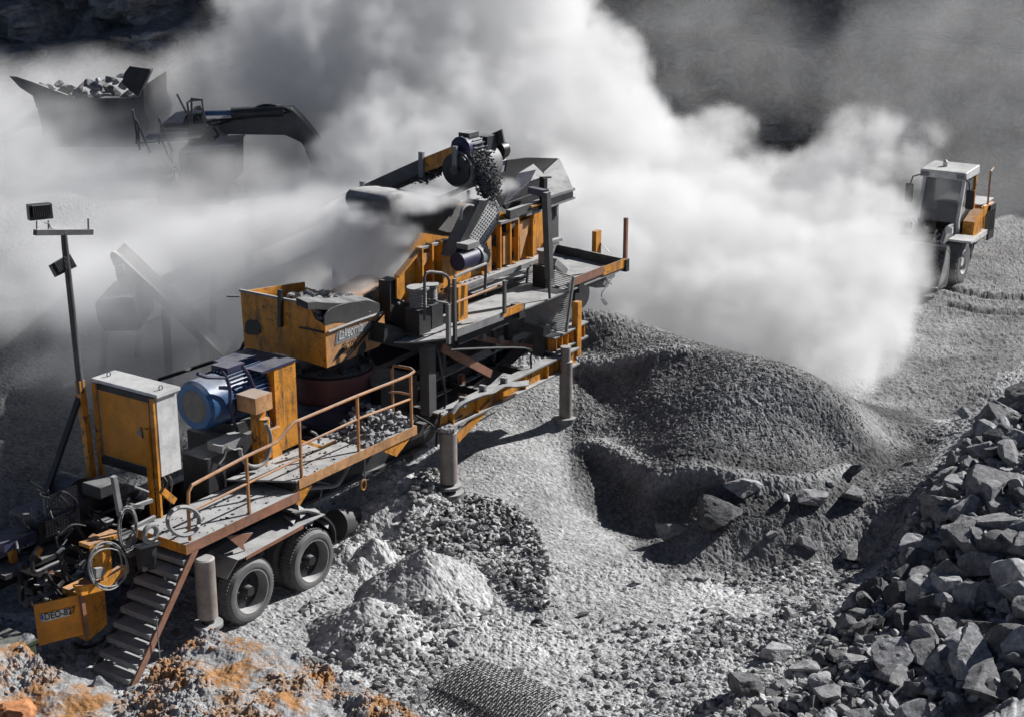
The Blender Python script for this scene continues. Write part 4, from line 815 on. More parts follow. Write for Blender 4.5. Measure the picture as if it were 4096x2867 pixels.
S_().prism([T_(1205, 345, 1.7), T_(1330, 320, 1.4), T_(1290, 402, 1.2), T_(1200, 500, 1.2), T_(1095, 570, 1.2), T_(1130, 480, 1.5)], (.02, .02, -.02)).build('deflector', P_nv, fb)
S_().prism([T_(1290, 402, 1.22), T_(1370, 380, 1.22), T_(1370, 560, 1.22), T_(1100, 640, 1.22), T_(1095, 572, 1.22)], (0, .02, 0)).build('side_plate', P_dk, fb)
for a, b_, w_, mt in (((1405, 520), (1600, 458), .05, P_gr), ((1405, 590), (1600, 520), .04, P_gr), ((1405, 555), (1585, 495), .12, P_dk), ((1060, 600), (1135, 645), .1, P_gr)): S_().beam(T_(*a, 1.15), T_(*b_, 1.15), .06, w_).build('box_rim', mt, fb)
S_().prism(Ws('E', ((1065, 610), (1120, 640), (1110, 680), (1060, 690)), 1.1), (0, .03, 0)).build('corner_plate', P_or, fb)
# canvas hood over the coarse deck
hp = ((262, 600), (268, 530), (300, 498), (380, 482), (475, 478), (600, 505), (830, 545), (905, 572), (885, 690), (800, 805), (690, 800), (600, 775), (420, 740), (330, 720))
P_cv = paint('dusty_canvas', (.12, .12, .118), dust=.7, dirt=.2, rough=.9)
hd = S_().prism(Ws('E', hp, 1.75), (0, 1.0, 0)).build('canvas_hood', P_cv, scr, bevel=.09)

# ------------------------------------------------------------------ feed conveyor behind
cb0 = (7.8, 4.0, 0)
con = thing('feed_conveyor', 'inclined belt conveyor with motor on top dropping gravel into the screen', 'conveyor', cb0)
def K_(): return MB(cb0)
uN, uF = 7.3, 8.35
ax0 = WU('K', 285, 690, uN); dirc = WU('E', 80, 450, uN) - WU('E', 735, 155, uN); dirc /= np.linalg.norm(dirc)
hd0 = WU('E', 735, 155, uN)
np_ = [WU('E', *q, uN) for q in ((500, 245), (735, 152), (750, 215), (755, 258), (520, 345))]
K_().prism(np_, (.04, 0, 0)).build('side_plate', P_or, con)
e_ = WU('E', 500, 245, uN); f_ = WU('E', 520, 340, uN); K_().prism([e_, f_, f_ + dirc * 9.5, e_ + dirc * 9.5], (.04, 0, 0)).build('side_plate', P_st, con)
K_().prism([p + np.array([uF - uN, 0, 0]) for p in (e_ - dirc * 1.2, f_ - dirc * 1.2, f_ + dirc * 9.5, e_ + dirc * 9.5)], (.04, 0, 0)).build('side_plate', P_st, con)
for x, y in ((510, 240), (90, 448), (750, 200)): p = WU('E', x, y, uN - .03); K_().box(p[0] - .03, p[0] + .03, p[1] - .05, p[1] + .05, p[2] - .35, p[2] + .12).build('bracket', P_gr, con)
K_().lathe((uN + .03, ax0[1], ax0[2]), (1, 0, 0), [(0, .33), (.98, .33)], 36).build('head_drum', P_gr, con)
K_().lathe((uN - .02, ax0[1], ax0[2]), (1, 0, 0), [(0, .3), (.05, .3)], 36).build('drum_end', P_bk, con); K_().cyl((uN - .08, ax0[1], ax0[2]), (uN - .02, ax0[1], ax0[2]), .08).build('bearing', P_st, con)
nb_ = np.array([0, -dirc[2], dirc[1]]); nb_ = nb_ if nb_[2] > 0 else -nb_; axp = np.array([(uN + uF) / 2, ax0[1], ax0[2]])
K_().beam(axp + nb_ * .325, axp + nb_ * .325 + dirc * 10, .95, .02, up=nb_).build('belt', P_rb, con); K_().beam(axp - nb_ * .325, axp - nb_ * .325 + dirc * 10, .95, .02, up=nb_).build('belt', P_rb, con)
mo2 = K_().lathe(WU('K', 330, 370, uN + .1), (1, 0, 0), [(0, .16), (.04, .22), (.12, .22), (.14, .19), (.5, .19)], 12).build('conveyor_motor', P_nv, con)
p = WU('K', 330, 370, uN + .1); m = K_()
for k in range(18): an = k * .349; m.beam((p[0] + .2, p[1] + .2 * math.cos(an), p[2] + .2 * math.sin(an)), (p[0] + .5, p[1] + .2 * math.cos(an), p[2] + .2 * math.sin(an)), .012, .04, up=(0, math.cos(an), math.sin(an)))
m.build('cooling_fin', P_gr, mo2); K_().box(p[0] + .15, p[0] + .45, p[1] - .12, p[1] + .12, p[2] + .19, p[2] + .27).build('terminal_box', P_st, mo2)
K_().box(p[0] + .6, p[0] + .9, p[1] - .2, p[1] + .2, p[2] - .35, p[2] + .15).build('gearbox', P_dk, con)
g_ = [WU('K', x, y, uF + .1) for x, y in ((690, 410), (840, 340), (985, 560), (965, 640), (880, 660), (720, 470))]; K_().prism(g_, (.15, 0, 0)).build('belt_drive_cover', P_nv, con)
K_().cyl(WU('K', 925, 400, uF + .1), WU('K', 925, 400, uF + .1) + (.18, 0, 0), .16, n=20).build('pulley', P_bk, con)
K_().beam(WU('K', 590, 265, uN + .8), WU('K', 880, 345, uF + .1), .05).build('tie_bar', P_dk, con)
for k in (1.5, 4.0, 6.5):
    for u in (uN, uF): q = e_ + dirc * k * 1.5; K_().beam((u, q[1], q[2] - .2), (u, q[1] + .3, 0), .1).build('support_leg', P_dk, con)

# ------------------------------------------------------------------ rocks
bmr = bmesh.new(); bmesh.ops.create_icosphere(bmr, subdivisions=4, radius=1); bmr.verts.ensure_lookup_table()
ICO4 = (np.array([v.co for v in bmr.verts]), np.array([[v.index for v in f.verts] for f in bmr.faces])); bmr.free()
bmr = bmesh.new(); bmesh.ops.create_icosphere(bmr, subdivisions=2, radius=1); ICO2 = (np.array([v.co for v in bmr.verts]), np.array([[v.index for v in f.verts] for f in bmr.faces])); bmr.free()
bmr = bmesh.new(); bmesh.ops.create_icosphere(bmr, subdivisions=1, radius=1); ICO1 = (np.array([v.co for v in bmr.verts]), np.array([[v.index for v in f.verts] for f in bmr.faces])); bmr.free()
def rock(seed, ico, ncut=11, rough=.035, sq=(1, .82, .68), lo=.3, hi=.72):
    g = np.random.default_rng(seed); v = ico[0].copy()
    for k in range(ncut):
        n = g.normal(size=3); n /= np.linalg.norm(n); d = g.uniform(lo, hi); s = v @ n - d; v = v - np.outer(np.clip(s, 0, None), n) * .985
    v *= np.array(sq) * g.uniform(.82, 1.2, 3)
    if rough:
        nv = v / np.linalg.norm(v, axis=1, keepdims=True)
        a = fbm(v[:, 0] * 3 + seed, v[:, 1] * 3 + v[:, 2] * 2.1, 4, seed) - .5; b2 = fbm(v[:, 2] * 9 + seed, v[:, 1] * 9 - v[:, 0] * 5, 3, seed + 3) - .5
        v = v + nv * (a * rough * 5.0 + b2 * rough * 2.2)[:, None]
    v -= (v.max(0) + v.min(0)) / 2
    return v / np.abs(v[:, 0]).max()
def rotm(g):
    q = g.normal(size=4); q /= np.linalg.norm(q); a, b_, c_, d = q
    return np.array([[1 - 2 * (c_ * c_ + d * d), 2 * (b_ * c_ - a * d), 2 * (b_ * d + a * c_)], [2 * (b_ * c_ + a * d), 1 - 2 * (b_ * b_ + d * d), 2 * (c_ * d - a * b_)], [2 * (b_ * d - a * c_), 2 * (c_ * d + a * b_), 1 - 2 * (b_ * b_ + c_ * c_)]])
PROTO = []
for k in range(16):
    me = bpy.data.meshes.new('boulder'); v = rock(100 + k, ICO4, 8 + k % 6, .022); me.from_pydata(v.tolist(), [], ICO4[1].tolist()); me.materials.append(M_rock)
    PROTO.append(me)
def boulder(x, y, z, r, seed, label, group=None, cat='boulder', flat=None, name='boulder'):
    g = random.Random(seed); o = bpy.data.objects.new(name, PROTO[seed % 16]); C.objects.link(o); o.location = (x, y, z); s = r
    o.scale = (s, s, s) if flat is None else (s * flat[0], s * flat[1], s * flat[2])
    o.rotation_euler = (g.uniform(-.5, .5), g.uniform(-.5, .5), g.uniform(0, 6.28)) if flat is None else (flat[3], flat[4], flat[5]); tag(o, label, cat, group); return o
def scatter(name, pts, sizes, ico, label, cat, mat_=None, seed=0, nproto=24, ncut=9, sink=.15, flatten=.75):
    g = np.random.default_rng(seed); pr = [rock(900 + seed * 31 + k, ico, ncut, 0 if ico is ICO1 else .02) for k in range(nproto)]
    nv = len(ico[0]); nf = len(ico[1]); n = len(pts); V_ = np.empty((n * nv, 3)); F_ = np.empty((n * nf, 3), np.int64)
    for i in range(n):
        v = pr[g.integers(nproto)] @ rotm(g).T * sizes[i]; v[:, 2] *= flatten
        V_[i * nv:(i + 1) * nv] = v + np.array([pts[i][0], pts[i][1], pts[i][2] + sizes[i] * sink]); F_[i * nf:(i + 1) * nf] = ico[1] + i * nv
    o = mesh_obj(name, V_, F_, mat_ or M_rock); tag(o, label, cat, kind='stuff'); return o
def samp(poly, n, seed, z=.3):                      # random ground points inside a polygon given in photo pixels
    g = np.random.default_rng(seed); P = np.array(gp(poly, z)); lo, hi = P.min(0), P.max(0); q = g.uniform(lo, hi, (n * 4, 2)); q = q[inpoly(q[:, 0], q[:, 1], [tuple(a) for a in P])][:n]
    return q
def on_ground(q): return np.column_stack([q, terrain(q[:, 0], q[:, 1], False)])
grr = np.random.default_rng(5)
# coarse stone spill in the middle
q = samp([(1560, 2230), (1650, 2080), (1720, 1990), (1800, 1990), (1900, 2030), (2000, 2040), (2100, 2080), (2180, 2180), (2200, 2300), (2190, 2430), (2080, 2400), (1990, 2330), (1900, 2240), (1700, 2200)], 1900, 1, .1)
p_ = on_ground(q); p_[:, 2] += grr.uniform(0, .12, len(p_)) * (fbm(q[:, 0] * 1.5, q[:, 1] * 1.5, 2, 5) > .4)
scatter('crushed_stone', p_, .028 + .045 * grr.random(len(p_)) ** 1.6, ICO2, 'coarse crushed stone spilled between the fines slope and the pale mounds', 'crushed stone', M_rubble, seed=1)
# rubble over the whole floor
q = np.vstack([samp([(1050, 2480), (1500, 2400), (2200, 2350), (2900, 2230), (3500, 2200), (3300, 2500), (2900, 2900), (1500, 2900)], 11000, 2), samp([(1150, 2480), (1500, 2500), (1900, 2600), (1900, 2880), (1500, 2880), (1250, 2650)], 5200, 3), samp([(2500, 2250), (3500, 2180), (3300, 2450), (2900, 2900), (2500, 2900)], 7000, 4),
     samp([(0, 2400), (300, 2500), (800, 2420), (1000, 2520), (900, 2700), (0, 2700)], 1600, 6), samp([(1050, 2450), (1350, 2280), (1500, 2420), (1300, 2560)], 900, 7)])
keep = fbm(q[:, 0] * .8, q[:, 1] * .8, 3, 77) + .22 * grr.random(len(q)) > .56; q = q[keep]; TRK = gp([(2250, 2330), (2600, 2260), (3000, 2280), (2950, 2430), (2650, 2650), (2500, 2867), (2150, 2867), (2200, 2600)]); q = q[~(inpoly(q[:, 0], q[:, 1], TRK) & (grr.random(len(q)) > .3))]; p_ = on_ground(q)
scatter('rubble', p_, .010 + .075 * grr.random(len(p_)) ** 3.2, ICO1, 'small loose rubble scattered over the dusty quarry floor', 'rubble', M_rubble, seed=2, nproto=40, ncut=6)
q = samp([(2900, 2900), (3300, 2420), (3500, 2200), (3620, 2080), (3800, 1880), (4060, 1590), (4500, 1400), (4700, 2900)], 9500, 8, .8); p_ = on_ground(q)
scatter('heap_rubble', p_, .03 + .10 * grr.random(len(p_)) ** 2.2, ICO2, 'small broken rock filling the gaps of the rubble heap at right', 'rubble', M_rubble, seed=3, nproto=30)
# gravel grains on the dark pile and the berm
gq = lambda q: q[(dline(q[:, 0], q[:, 1], CREST) > .2 + .16 * grr.random(len(q))) & (dline(q[:, 0], q[:, 1], CREST2) > .2 * grr.random(len(q)))]
q = np.vstack([samp([(2300, 1380), (3150, 1440), (3420, 1640), (3520, 1800), (3450, 1900), (3300, 1960), (2900, 1950), (2640, 1915), (2400, 1740), (2290, 1720)], 36000, 9, 1.2), samp([(2500, 1900), (2640, 1905), (3260, 1950), (3560, 1820), (3760, 1800), (3700, 2050), (3530, 2200), (3300, 2240), (2650, 2180), (2400, 1950)], 15000, 10, .4)]); q = gq(q); p_ = on_ground(q)
M_pile = gravel_mat('dark_gravel', (.15, .15, .152), island=True, scale=1.6)
scatter('gravel', p_, .008 + .010 * grr.random(len(p_)), ICO1, 'dark even gravel grains covering the big crushed pile', 'gravel', M_pile, seed=4, ncut=5, sink=.5)
# stones lying on the upper deck and in the hopper
def local_pts(f, n, seed):
    g = np.random.default_rng(seed); out = []
    while len(out) < n:
        p = f(g)
        if p is not None: out.append(m2w(p))
    return np.array(out)
dl = W('C', 1520, 905, .1)[0]; dr_ = uR - .03
def deckp(g):
    u = g.uniform(dl, dr_); v = g.uniform(.03, .9); h = .32 * max(0, 1 - ((u - (dl + dr_) / 2 - .15) / ((dr_ - dl) / 2)) ** 2) * min(1, (v + .15) / .5)
    return (u, v, Z2 + g.uniform(0, 1) * h + .01)
scatter('deck_stones', local_pts(deckp, 330, 12), grr.uniform(.035, .07, 330), ICO2, 'heap of broken stone lying on the upper deck behind the railing', 'stones', seed=5)
scatter('deck_grit', local_pts(lambda g: (g.uniform(uL, dr_), g.uniform(.03, .9), 0) if 0 else (lambda u, v: (u, v, (Z1 if u < u_s - .1 else Z2) + .004))(g.uniform(uL, dr_), g.uniform(.03, .9) ** 1), 260, 13), grr.uniform(.006, .022, 260), ICO1, 'loose grit on the deck plates', 'grit', seed=6)
hc0 = (F[0] + F[3]) / 2
scatter('hopper_stones', local_pts(lambda g: (g.uniform(F[0][0] + .1, F[2][0] - .1), g.uniform(1.1, 2.6), F[3][2] - .12 + g.uniform(0, .42) - .1 * abs(g.normal())), 420, 14), grr.uniform(.05, .12, 420), ICO2, 'dark broken rock filling the orange hopper', 'stones', seed=7)
# falling stream off the conveyor head
s0, s1, s2, s3 = WU('K', 560, 470, 7.75), WU('K', 700, 600, 7.75), WU('K', 790, 800, 7.75), WU('K', 850, 1000, 7.75)
pth = smooth_path([s0 + dirc * 1.2, s0, s1, s2, s3], 12)
def stream(g):
    k = g.integers(0, len(pth)); t = k / len(pth); p = pth[k]; w_ = .32 * (1 - .5 * t); return p + np.array([g.uniform(-1, 1) * w_ - .1, g.normal() * .05 * (1 + t), g.normal() * .05 * (1 + t)])
scatter('falling_gravel', local_pts(stream, 5200, 15), grr.uniform(.009, .034, 5200), ICO1, 'stream of dark gravel falling off the conveyor head drum', 'gravel', M_rockdark, seed=8, ncut=5)

# named boulders on the berm: region, x, y (base centre), half width px, height squash, label
NB = [('P', 805, 1600, 135, (1, .4, .75, .1, .3, .1), 'flat pale slab standing on edge in the shadow below the berm'),
 ('P', 1050, 1500, 145, (1, .85, .8, .2, .3, -.5), 'large split boulder lying on the berm face above the flat slab'),
 ('P', 1235, 1310, 130, (1, .6, .5, .1, .1, -.3), 'low wide boulder half buried on the berm crest'),
 ('P', 1525, 1365, 66, (1, .8, .7, .3, .2, 1), 'small block on the berm crest between two bigger boulders'),
 ('P', 1690, 1375, 105, (1, .8, .7, -.2, .25, .2), 'flat topped boulder sitting at the foot of the gravel pile'),
 ('P', 1950, 1370, 108, (1, .9, .95, .5, .2, .8), 'tall dark boulder in shade beside the pile toe'),
 ('P', 1925, 1215, 92, (1, .6, .55, .2, -.5, .4), 'wedge shaped boulder tipped up behind the tall dark one'),
 ('P', 1800, 1265, 30, None, 'fist sized pale stone lying beside the wedge shaped boulder'),
 ('P', 2085, 1215, 22, None, 'lone small stone at the edge of the haul road'),
 ('P', 1345, 1330, 28, None, 'small stone touching the low wide boulder'),
 ('S', 2140, 300 + 90, 0, None, ''),
 ('Rr', 420, 740, 33, None, 'small square rock at the foot of the berm'),
 ('Rr', 940, 335, 40, (1, .6, .5, .2, -.3, .3), 'dark leaning stone on the gravel right of the pile toe'),
 ('Rr', 240, 690, 40, (1, .4, .7, .3, .3, .8), 'dark slab leaning in the shaded berm face'),
 ('S', 700, 1420, 1, None, ''),
 ('S', 510, 1110, 66, None, 'rounded pale cobble above the wire mesh'),
 ('S', 290, 1440, 62, None, 'round cobble beside the left corner of the wire mesh'),
 ('S', 930, 1300, 50, (1, .8, .4, 0, 0, 0), 'pale flat stone touching the upper edge of the wire mesh'),
 ('S', 1640, 1320, 52, (1, .5, .45, 0, 0, .2), 'long pale stone alone on the lower quarry floor'),
 ('S', 1730, 710, 60, (1, .6, .45, 0, .3, .5), 'dark jagged stone in the middle of the dusty floor'),
 ('S', 1370, 920, 50, (1, .3, .35, 0, .2, .6), 'thin stone shard pointing up to the right on the floor'),
 ('S', 1070, 960, 38, None, 'narrow upright stone on the pale floor'),
 ('S', 1000, 290, 46, None, 'dark block at the right end of the stone spill'),
 ('S', 2140, 700, 60, (1, .6, .4, 0, 0, .2), 'dark low stone below the flat slab')]
def place_px(rg, x, y):                              # ray against the terrain
    px, py = pix(rg, x, y); z = .3
    for _ in range(14): p = onz(px, py, z); z = .5 * z + .5 * float(terrain(np.array([p[0]]), np.array([p[1]]), False)[0])
    return onz(px, py, z)
for k, (rg, x, y, hw, fl, lab) in enumerate(NB):
    if hw < 5: continue
    p = place_px(rg, x, y); r_ = hw / REG[rg][2] / FPX * math.hypot(p[1], CAM_H - p[2]); boulder(p[0], p[1], p[2] + r_ * .3, r_ * 1.08, k + 3, lab, flat=fl)
# rubble heap boulders: hand placed large ones (R crop), then the rest
HB = [(1085, 590, 118, 'big split boulder at the inner edge of the rubble heap'), (1165, 735, 80, 'cube shaped boulder below the big split one'), (1330, 500, 125, 'long sloping slab high in the rubble heap'), (1225, 350, 62, 'pointed boulder near the haul road edge'),
 (1225, 100, 50, 'pale boulder beside the road at the top of the heap'), (1370, 560, 70, ''), (1390, 690, 95, 'craggy boulder at the right edge of the picture below the long slab'), (1400, 800, 110, 'broad rough boulder stacked under the craggy one'), (1000, 780, 85, 'dark boulder with a ledge at the heap toe'),
 (905, 905, 62, 'rounded dark boulder left of the long flat block'), (785, 990, 112, 'large dark angular block at the front of the heap'), (1120, 900, 100, 'long flat block lying across the heap'), (870, 1110, 62, 'square block under the large angular one'), (1050, 1070, 80, 'upright grey boulder between square block and heap face'),
 (690, 1190, 105, 'long pale faced block at the lower edge of the heap'), (985, 1160, 48, 'small triangular boulder near the middle of the heap'), (255, 1310, 82, 'dark pyramid shaped boulder on the lower floor'), (390, 1390, 70, 'grey block right of the dark pyramid boulder'), (90, 1480, 90, 'wide worn boulder at the bottom edge near the floor'),
 (500, 1470, 80, 'humped boulder at the bottom edge of the heap'), (370, 1540, 60, 'short square block at the bottom edge'), (880, 1350, 135, 'very large dark boulder low in the heap'), (1240, 1360, 110, 'smooth wide boulder in the lower right heap'), (1440, 1300, 130, 'huge pale boulder at the lower right edge'),
 (1330, 1480, 115, 'huge flat faced boulder in the bottom right corner'), (960, 1490, 60, ''), (780, 1520, 60, ''), (340, 1110, 48, 'triangular stone standing alone on the floor'), (640, 1050, 45, ''), (1180, 1130, 70, 'rounded boulder right of the upright grey one'), (1300, 1060, 60, ''), (1310, 240, 55, ''), (1400, 300, 60, ''), (1460, 60, 75, 'dark boulder at the far top of the heap'),
 (1320, 150, 55, ''), (1480, 200, 50, ''), (1260, 640, 60, ''), (1200, 430, 60, ''), (640, 790, 45, 'small flat stone on the floor beside the berm'), (470, 1070, 40, ''), (1080, 470, 30, ''), (560, 1330, 55, ''), (700, 1300, 60, ''), (1100, 1250, 60, ''), (1480, 950, 110, 'tall jagged boulder cut by the right edge'), (1190, 1000, 70, '')]
GRP = 'boulders of the rubble heap'
for k, (x, y, hw, lab) in enumerate(HB):
    p = place_px('Rr', x, y); r_ = hw / 1.268 / FPX * math.hypot(p[1], CAM_H - p[2]) * 1.1; boulder(p[0], p[1], p[2] + r_ * .35, r_, k + 40, lab or 'angular grey boulder among the others of the rubble heap', GRP)
q = samp([(2950, 2900), (3350, 2450), (3540, 2200), (3680, 2060), (3840, 1880), (4080, 1600), (4400, 1450), (4600, 2900)], 900, 20, .9); p_ = on_ground(q); px_, py_ = topix(p_[:, 0], p_[:, 1], p_[:, 2]); n_b = 0
for k in range(len(p_)):
    if -50 < px_[k] < 4180 and py_[k] < 2950 and n_b < 215:
        far = min(1, (py_[k] - 1500) / 1200 + .35); r_ = .07 + .24 * grr.random() ** 1.9 * (.55 + .85 * (px_[k] > 3500)); n_b += 1
        boulder(p_[k][0], p_[k][1], p_[k][2] + r_ * .3 + .05, r_, int(k), 'angular grey boulder among the others of the rubble heap', GRP)

# ------------------------------------------------------------------ foreground earth bank
xs = np.linspace(-6.2, 1.2, 620); ys = np.linspace(9.5, 17.5, 620); X, Y = np.meshgrid(xs, ys)
cr = np.array([onz(a, b_, z)[:3] for a, b_, z in ((-300, 2560, 3.2), (0, 2585, 3.15), (90, 2570, 3.15), (180, 2660, 3.05), (300, 2710, 3.0), (385, 2730, 2.95), (475, 2790, 2.9), (560, 2760, 2.9), (620, 2680, 2.95), (716, 2598, 3.05), (830, 2522, 3.15), (1000, 2558, 3.1), (1120, 2592, 3.05), (1200, 2630, 3.0), (1340, 2692, 2.95), (1510, 2774, 2.9), (1660, 2866, 2.85), (1900, 3000, 2.7))])
yc = np.interp(X, cr[:, 0], cr[:, 1]); zc = np.interp(X, cr[:, 0], cr[:, 2]); d = Y - yc
rg = (fbm(X * 2.2, Y * 2.2, 5, 301) - .5)
Zb = zc - np.where(d > 0, d * 2.2 + d * d * .5, d * .06 * -1 * -1 + .0) + rg * .22 * np.clip(1.2 - np.abs(d) * 0, 0, 1) * np.where(d > -.15, .35, 1)
Zb = np.where(d <= 0, zc + .02 + .10 * d + rg * .30 * np.clip(-d * 2.5, .12, 1), Zb)
clod = stones(X, Y, .075, 303) * .5 + stones(X + 3, Y, .035, 304) * .35 + stones(X, Y + 5, .14, 305) * .8
msk = np.clip((fbm(X * 1.4, Y * 1.4, 4, 306) - .42) * 6, .12, 1)
Zb = Zb + .07 * clod * msk + .02 * (fbm(X * 14, Y * 14, 3, 307) - .5)
Zb = np.maximum(Zb, -.3)
eb = mesh_obj('earth_bank', np.stack([X.ravel(), Y.ravel(), Zb.ravel()], 1), grid_faces(620, 620), M_earth); eb['kind'] = 'structure'
qb = np.column_stack([grr.uniform(-5.2, .6, 5200), grr.uniform(11.2, 16.2, 5200)])
ix = np.clip(((qb[:, 0] - xs[0]) / (xs[1] - xs[0])).astype(int), 0, 619); iy = np.clip(((qb[:, 1] - ys[0]) / (ys[1] - ys[0])).astype(int), 0, 619)
ok = (Zb[iy, ix] > 2.3) & (fbm(qb[:, 0] * 1.4, qb[:, 1] * 1.4, 4, 306) > .44); qb = np.column_stack([qb, Zb[iy, ix]])[ok]
M_clod = gravel_mat('earth_clods', (.33, .17, .085), scale=2, tint=3.0, tintcol=(.32, .31, .30))
scatter('earth_clods', qb, .008 + .03 * grr.random(len(qb)) ** 2.5, ICO1, 'brown earth clods and gravel littering the near bank', 'earth clods', M_clod, seed=9, ncut=5)
bx = onz(30, 2850, 3.1); o = boulder(bx[0], bx[1], 3.0, .3, 5, 'orange brown stone in the bottom left corner of the near bank', flat=(1, .8, .7, .2, .1, .4)); o.data = o.data.copy(); o.data.materials[0] = gravel_mat('orange_stone', (.45, .20, .09), scale=.8)
bx = onz(90, 2545, 3.2); boulder(bx[0], bx[1], 3.15, .11, 9, 'pale rough stone on the left crest of the near bank')
bx = onz(400, 2720, 3.0); boulder(bx[0], bx[1], 2.9, .2, 12, 'grey jagged stone beside the foot of the stairs', flat=(.7, .6, 1, .3, .5, .4))

# ------------------------------------------------------------------ woven wire screens lying on the floor
def wire_sheet(c4, n, label, seed):
    c4 = [np.array(p, float) for p in c4]; m_v = []; m_f = []; mbw = MB()
    def pt(s, t):
        p = (c4[0] * (1 - s) + c4[1] * s) * (1 - t) + (c4[3] * (1 - s) + c4[2] * s) * t; return p + np.array([0, 0, .10 * math.sin(s * 3.14) + .05 * math.sin(t * 3.1 + seed)])
    for k in range(n + 1):
        s = k / n; mbw.tube([pt(s, t / 12) + np.array([0, 0, .008 * (-1) ** (k + t)]) for t in range(13)], .0075, 4); mbw.tube([pt(t / 12, s) + np.array([0, 0, .008 * (-1) ** (k + t + 1)]) for t in range(13)], .0075, 4)
    o = mbw.build('wire_screen', P_gr, None, smooth=False); tag(o, label, 'wire screen', 'worn screen meshes on the floor'); return o
g4 = [place_px('S', *q) + np.array([0, 0, .10]) for q in ((375, 1430), (690, 1250), (1245, 1500), (1000, 1720))]
wire_sheet(g4, 36, 'upper woven wire screen mesh lying bowed on the floor at the bottom edge', 0)
wire_sheet([p + np.array([-.12, -.12, -.06]) for p in (place_px('S', 310, 1480), place_px('S', 640, 1290), place_px('S', 1230, 1540), place_px('S', 900, 1750))], 36, 'lower woven wire screen mesh peeking out under the bowed one', 1)

oc = np.array(onv(60, 2440, .6)) ; oc[2] = .35
oo = thing('olive_crate', 'dark olive steel crate at the left picture edge below the power unit', 'crate', oc)
P_ol = paint('olive_paint', (.035, .045, .02), dust=.2, dirt=.4)
MB(oc).box(oc[0] - .9, oc[0] + .28, oc[1], oc[1] + .9, -.05, 1.0).build('body', P_ol, oo, bevel=.02); MB(oc).box(oc[0] - .92, oc[0] + .3, oc[1] - .02, oc[1] + .92, 1.003, 1.05).build('lid', P_ol, oo)
# ------------------------------------------------------------------ cable coil and hose on the trailer
def coil(label, rg, cx_, cy_, rx, ry, v, n, name, r_=.01, seed=0, mt=P_gr, jit=.12):
    g = random.Random(seed); m = MB(W(rg, cx_, cy_, v)); pts = []
    for k in range(n):
        a0, b0_, ox, oy = rx * (1 - jit * g.random()), ry * (1 - jit * g.random()), g.uniform(-8, 8), g.uniform(-14, 14)
        m.tube([W(rg, cx_ + ox + a0 * math.cos(t), cy_ + oy + b0_ * math.sin(t), v + g.uniform(-.015, .015) + .04 * k / n) for t in np.linspace(0, 6.283, 28)[:-1]], r_, 5, True)
    o = m.build(name, mt); o.parent = None; o.location = m2w(W(rg, cx_, cy_, v)); o.rotation_euler = (0, 0, MA); tag(o, label, 'cable coil'); return o
coil('bundle of thin pale cable hung over the square steel post', 'A', 850, 350, 62, 145, .5, 11, 'cable_coil', .009, 3)
coil('large loose loop of pale cable hanging from the orange bracket', 'A', 715, 610, 135, 165, .45, 5, 'cable_coil', .011, 4, jit=.25)
coil('thick grey hose looped around the first rail post', 'A', 1215, 290, 105, 95, -.03, 1, 'hose_coil', .034, 5, jit=0)['category'] = 'hose'

# ------------------------------------------------------------------ wheel loader on the haul road
ld = bpy.data.objects.new('wheel_loader', None); C.objects.link(ld); lz = 0.0
wc = onz(*pix('L', 885, 1285), 0.0); hx = np.array([-.53, -.848, 0]); sx_ = np.array([.848, -.53, 0])   # heading, the loader's left
LS = .9; ld.scale = (LS,) * 3; ld.location = tuple(wc - sx_ * .98 * LS); ld.rotation_euler = (0, 0, math.atan2(hx[1], hx[0])); tag(ld, 'white roofed orange wheel loader driving out of the dust with a full bucket', 'wheel loader')
# local: x forward, y = loader's left (picture right); front axle at x 0
def LB(): return MB()
def lwheel(x, y, out):
    m = LB(); m.lathe((x, y, .66), (0, out, 0), [(-.44, .36), (-.46, .5), (-.44, .6), (-.38, .655), (-.06, .655), (0, .6), (.02, .5), (0, .36)], 48, False)
    for k in range(22):
        a = k * 2 * math.pi / 22
        for s in (0, 1):
            q = [(x + (.69) * math.cos(a + w_), y + out * (-.02 - .2 * (s if s else 0) - d_), .66 + .69 * math.sin(a + w_)) for w_, d_ in ((.0, 0), (.12, 0), (.2, .2), (.08, .2))]; m.prism(q, np.array([math.cos(a + .1), 0, math.sin(a + .1)]) * -.06)
    o = m.build('wheel', P_ty, ld); LB().lathe((x, y, .66), (0, out, 0), [(-.02, .37), (.015, .36), (0, .33), (-.12, .3), (-.13, .14), (-.03, .12), (-.03, .0)], 32, False).build('rim', P_wh, o)
lwheel(-.15, .98, 1); lwheel(0, -.98, -1); lwheel(-2.3, .5, 1); lwheel(-2.3, -1.0, -1)
LB().box(-.5, .6, -.35, .35, .6, 1.3).build('front_frame', P_dk, ld); LB().box(-3.2, -.6, -.5, .5, .55, 1.0).build('rear_frame', P_dk, ld)
LB().prism([(-3.3, -.62, .9), (-3.35, -.62, 1.9), (-2.0, -.62, 2.0), (-2.0, -.62, .9)], (0, 1.5, 0)).build('engine_hood', P_or, ld, bevel=.05); LB().box(-3.3, -2.05, -.6, .86, 2.003, 2.03).build('hood_top', P_wh, ld); LB().box(-3.3, -2.7, .89, .95, .8, 1.9).build('radiator_guard', P_dk, ld)
LB().box(-2.0, -.75, .62, 1.1, 1.15, 1.3).build('step', P_wh, ld); LB().prism([(-1.6, .68, 1.3), (-.75, .68, 1.3), (-.8, .68, 1.75), (-1.6, .68, 2.0)], (0, .34, 0)).build('battery_box', P_or, ld)
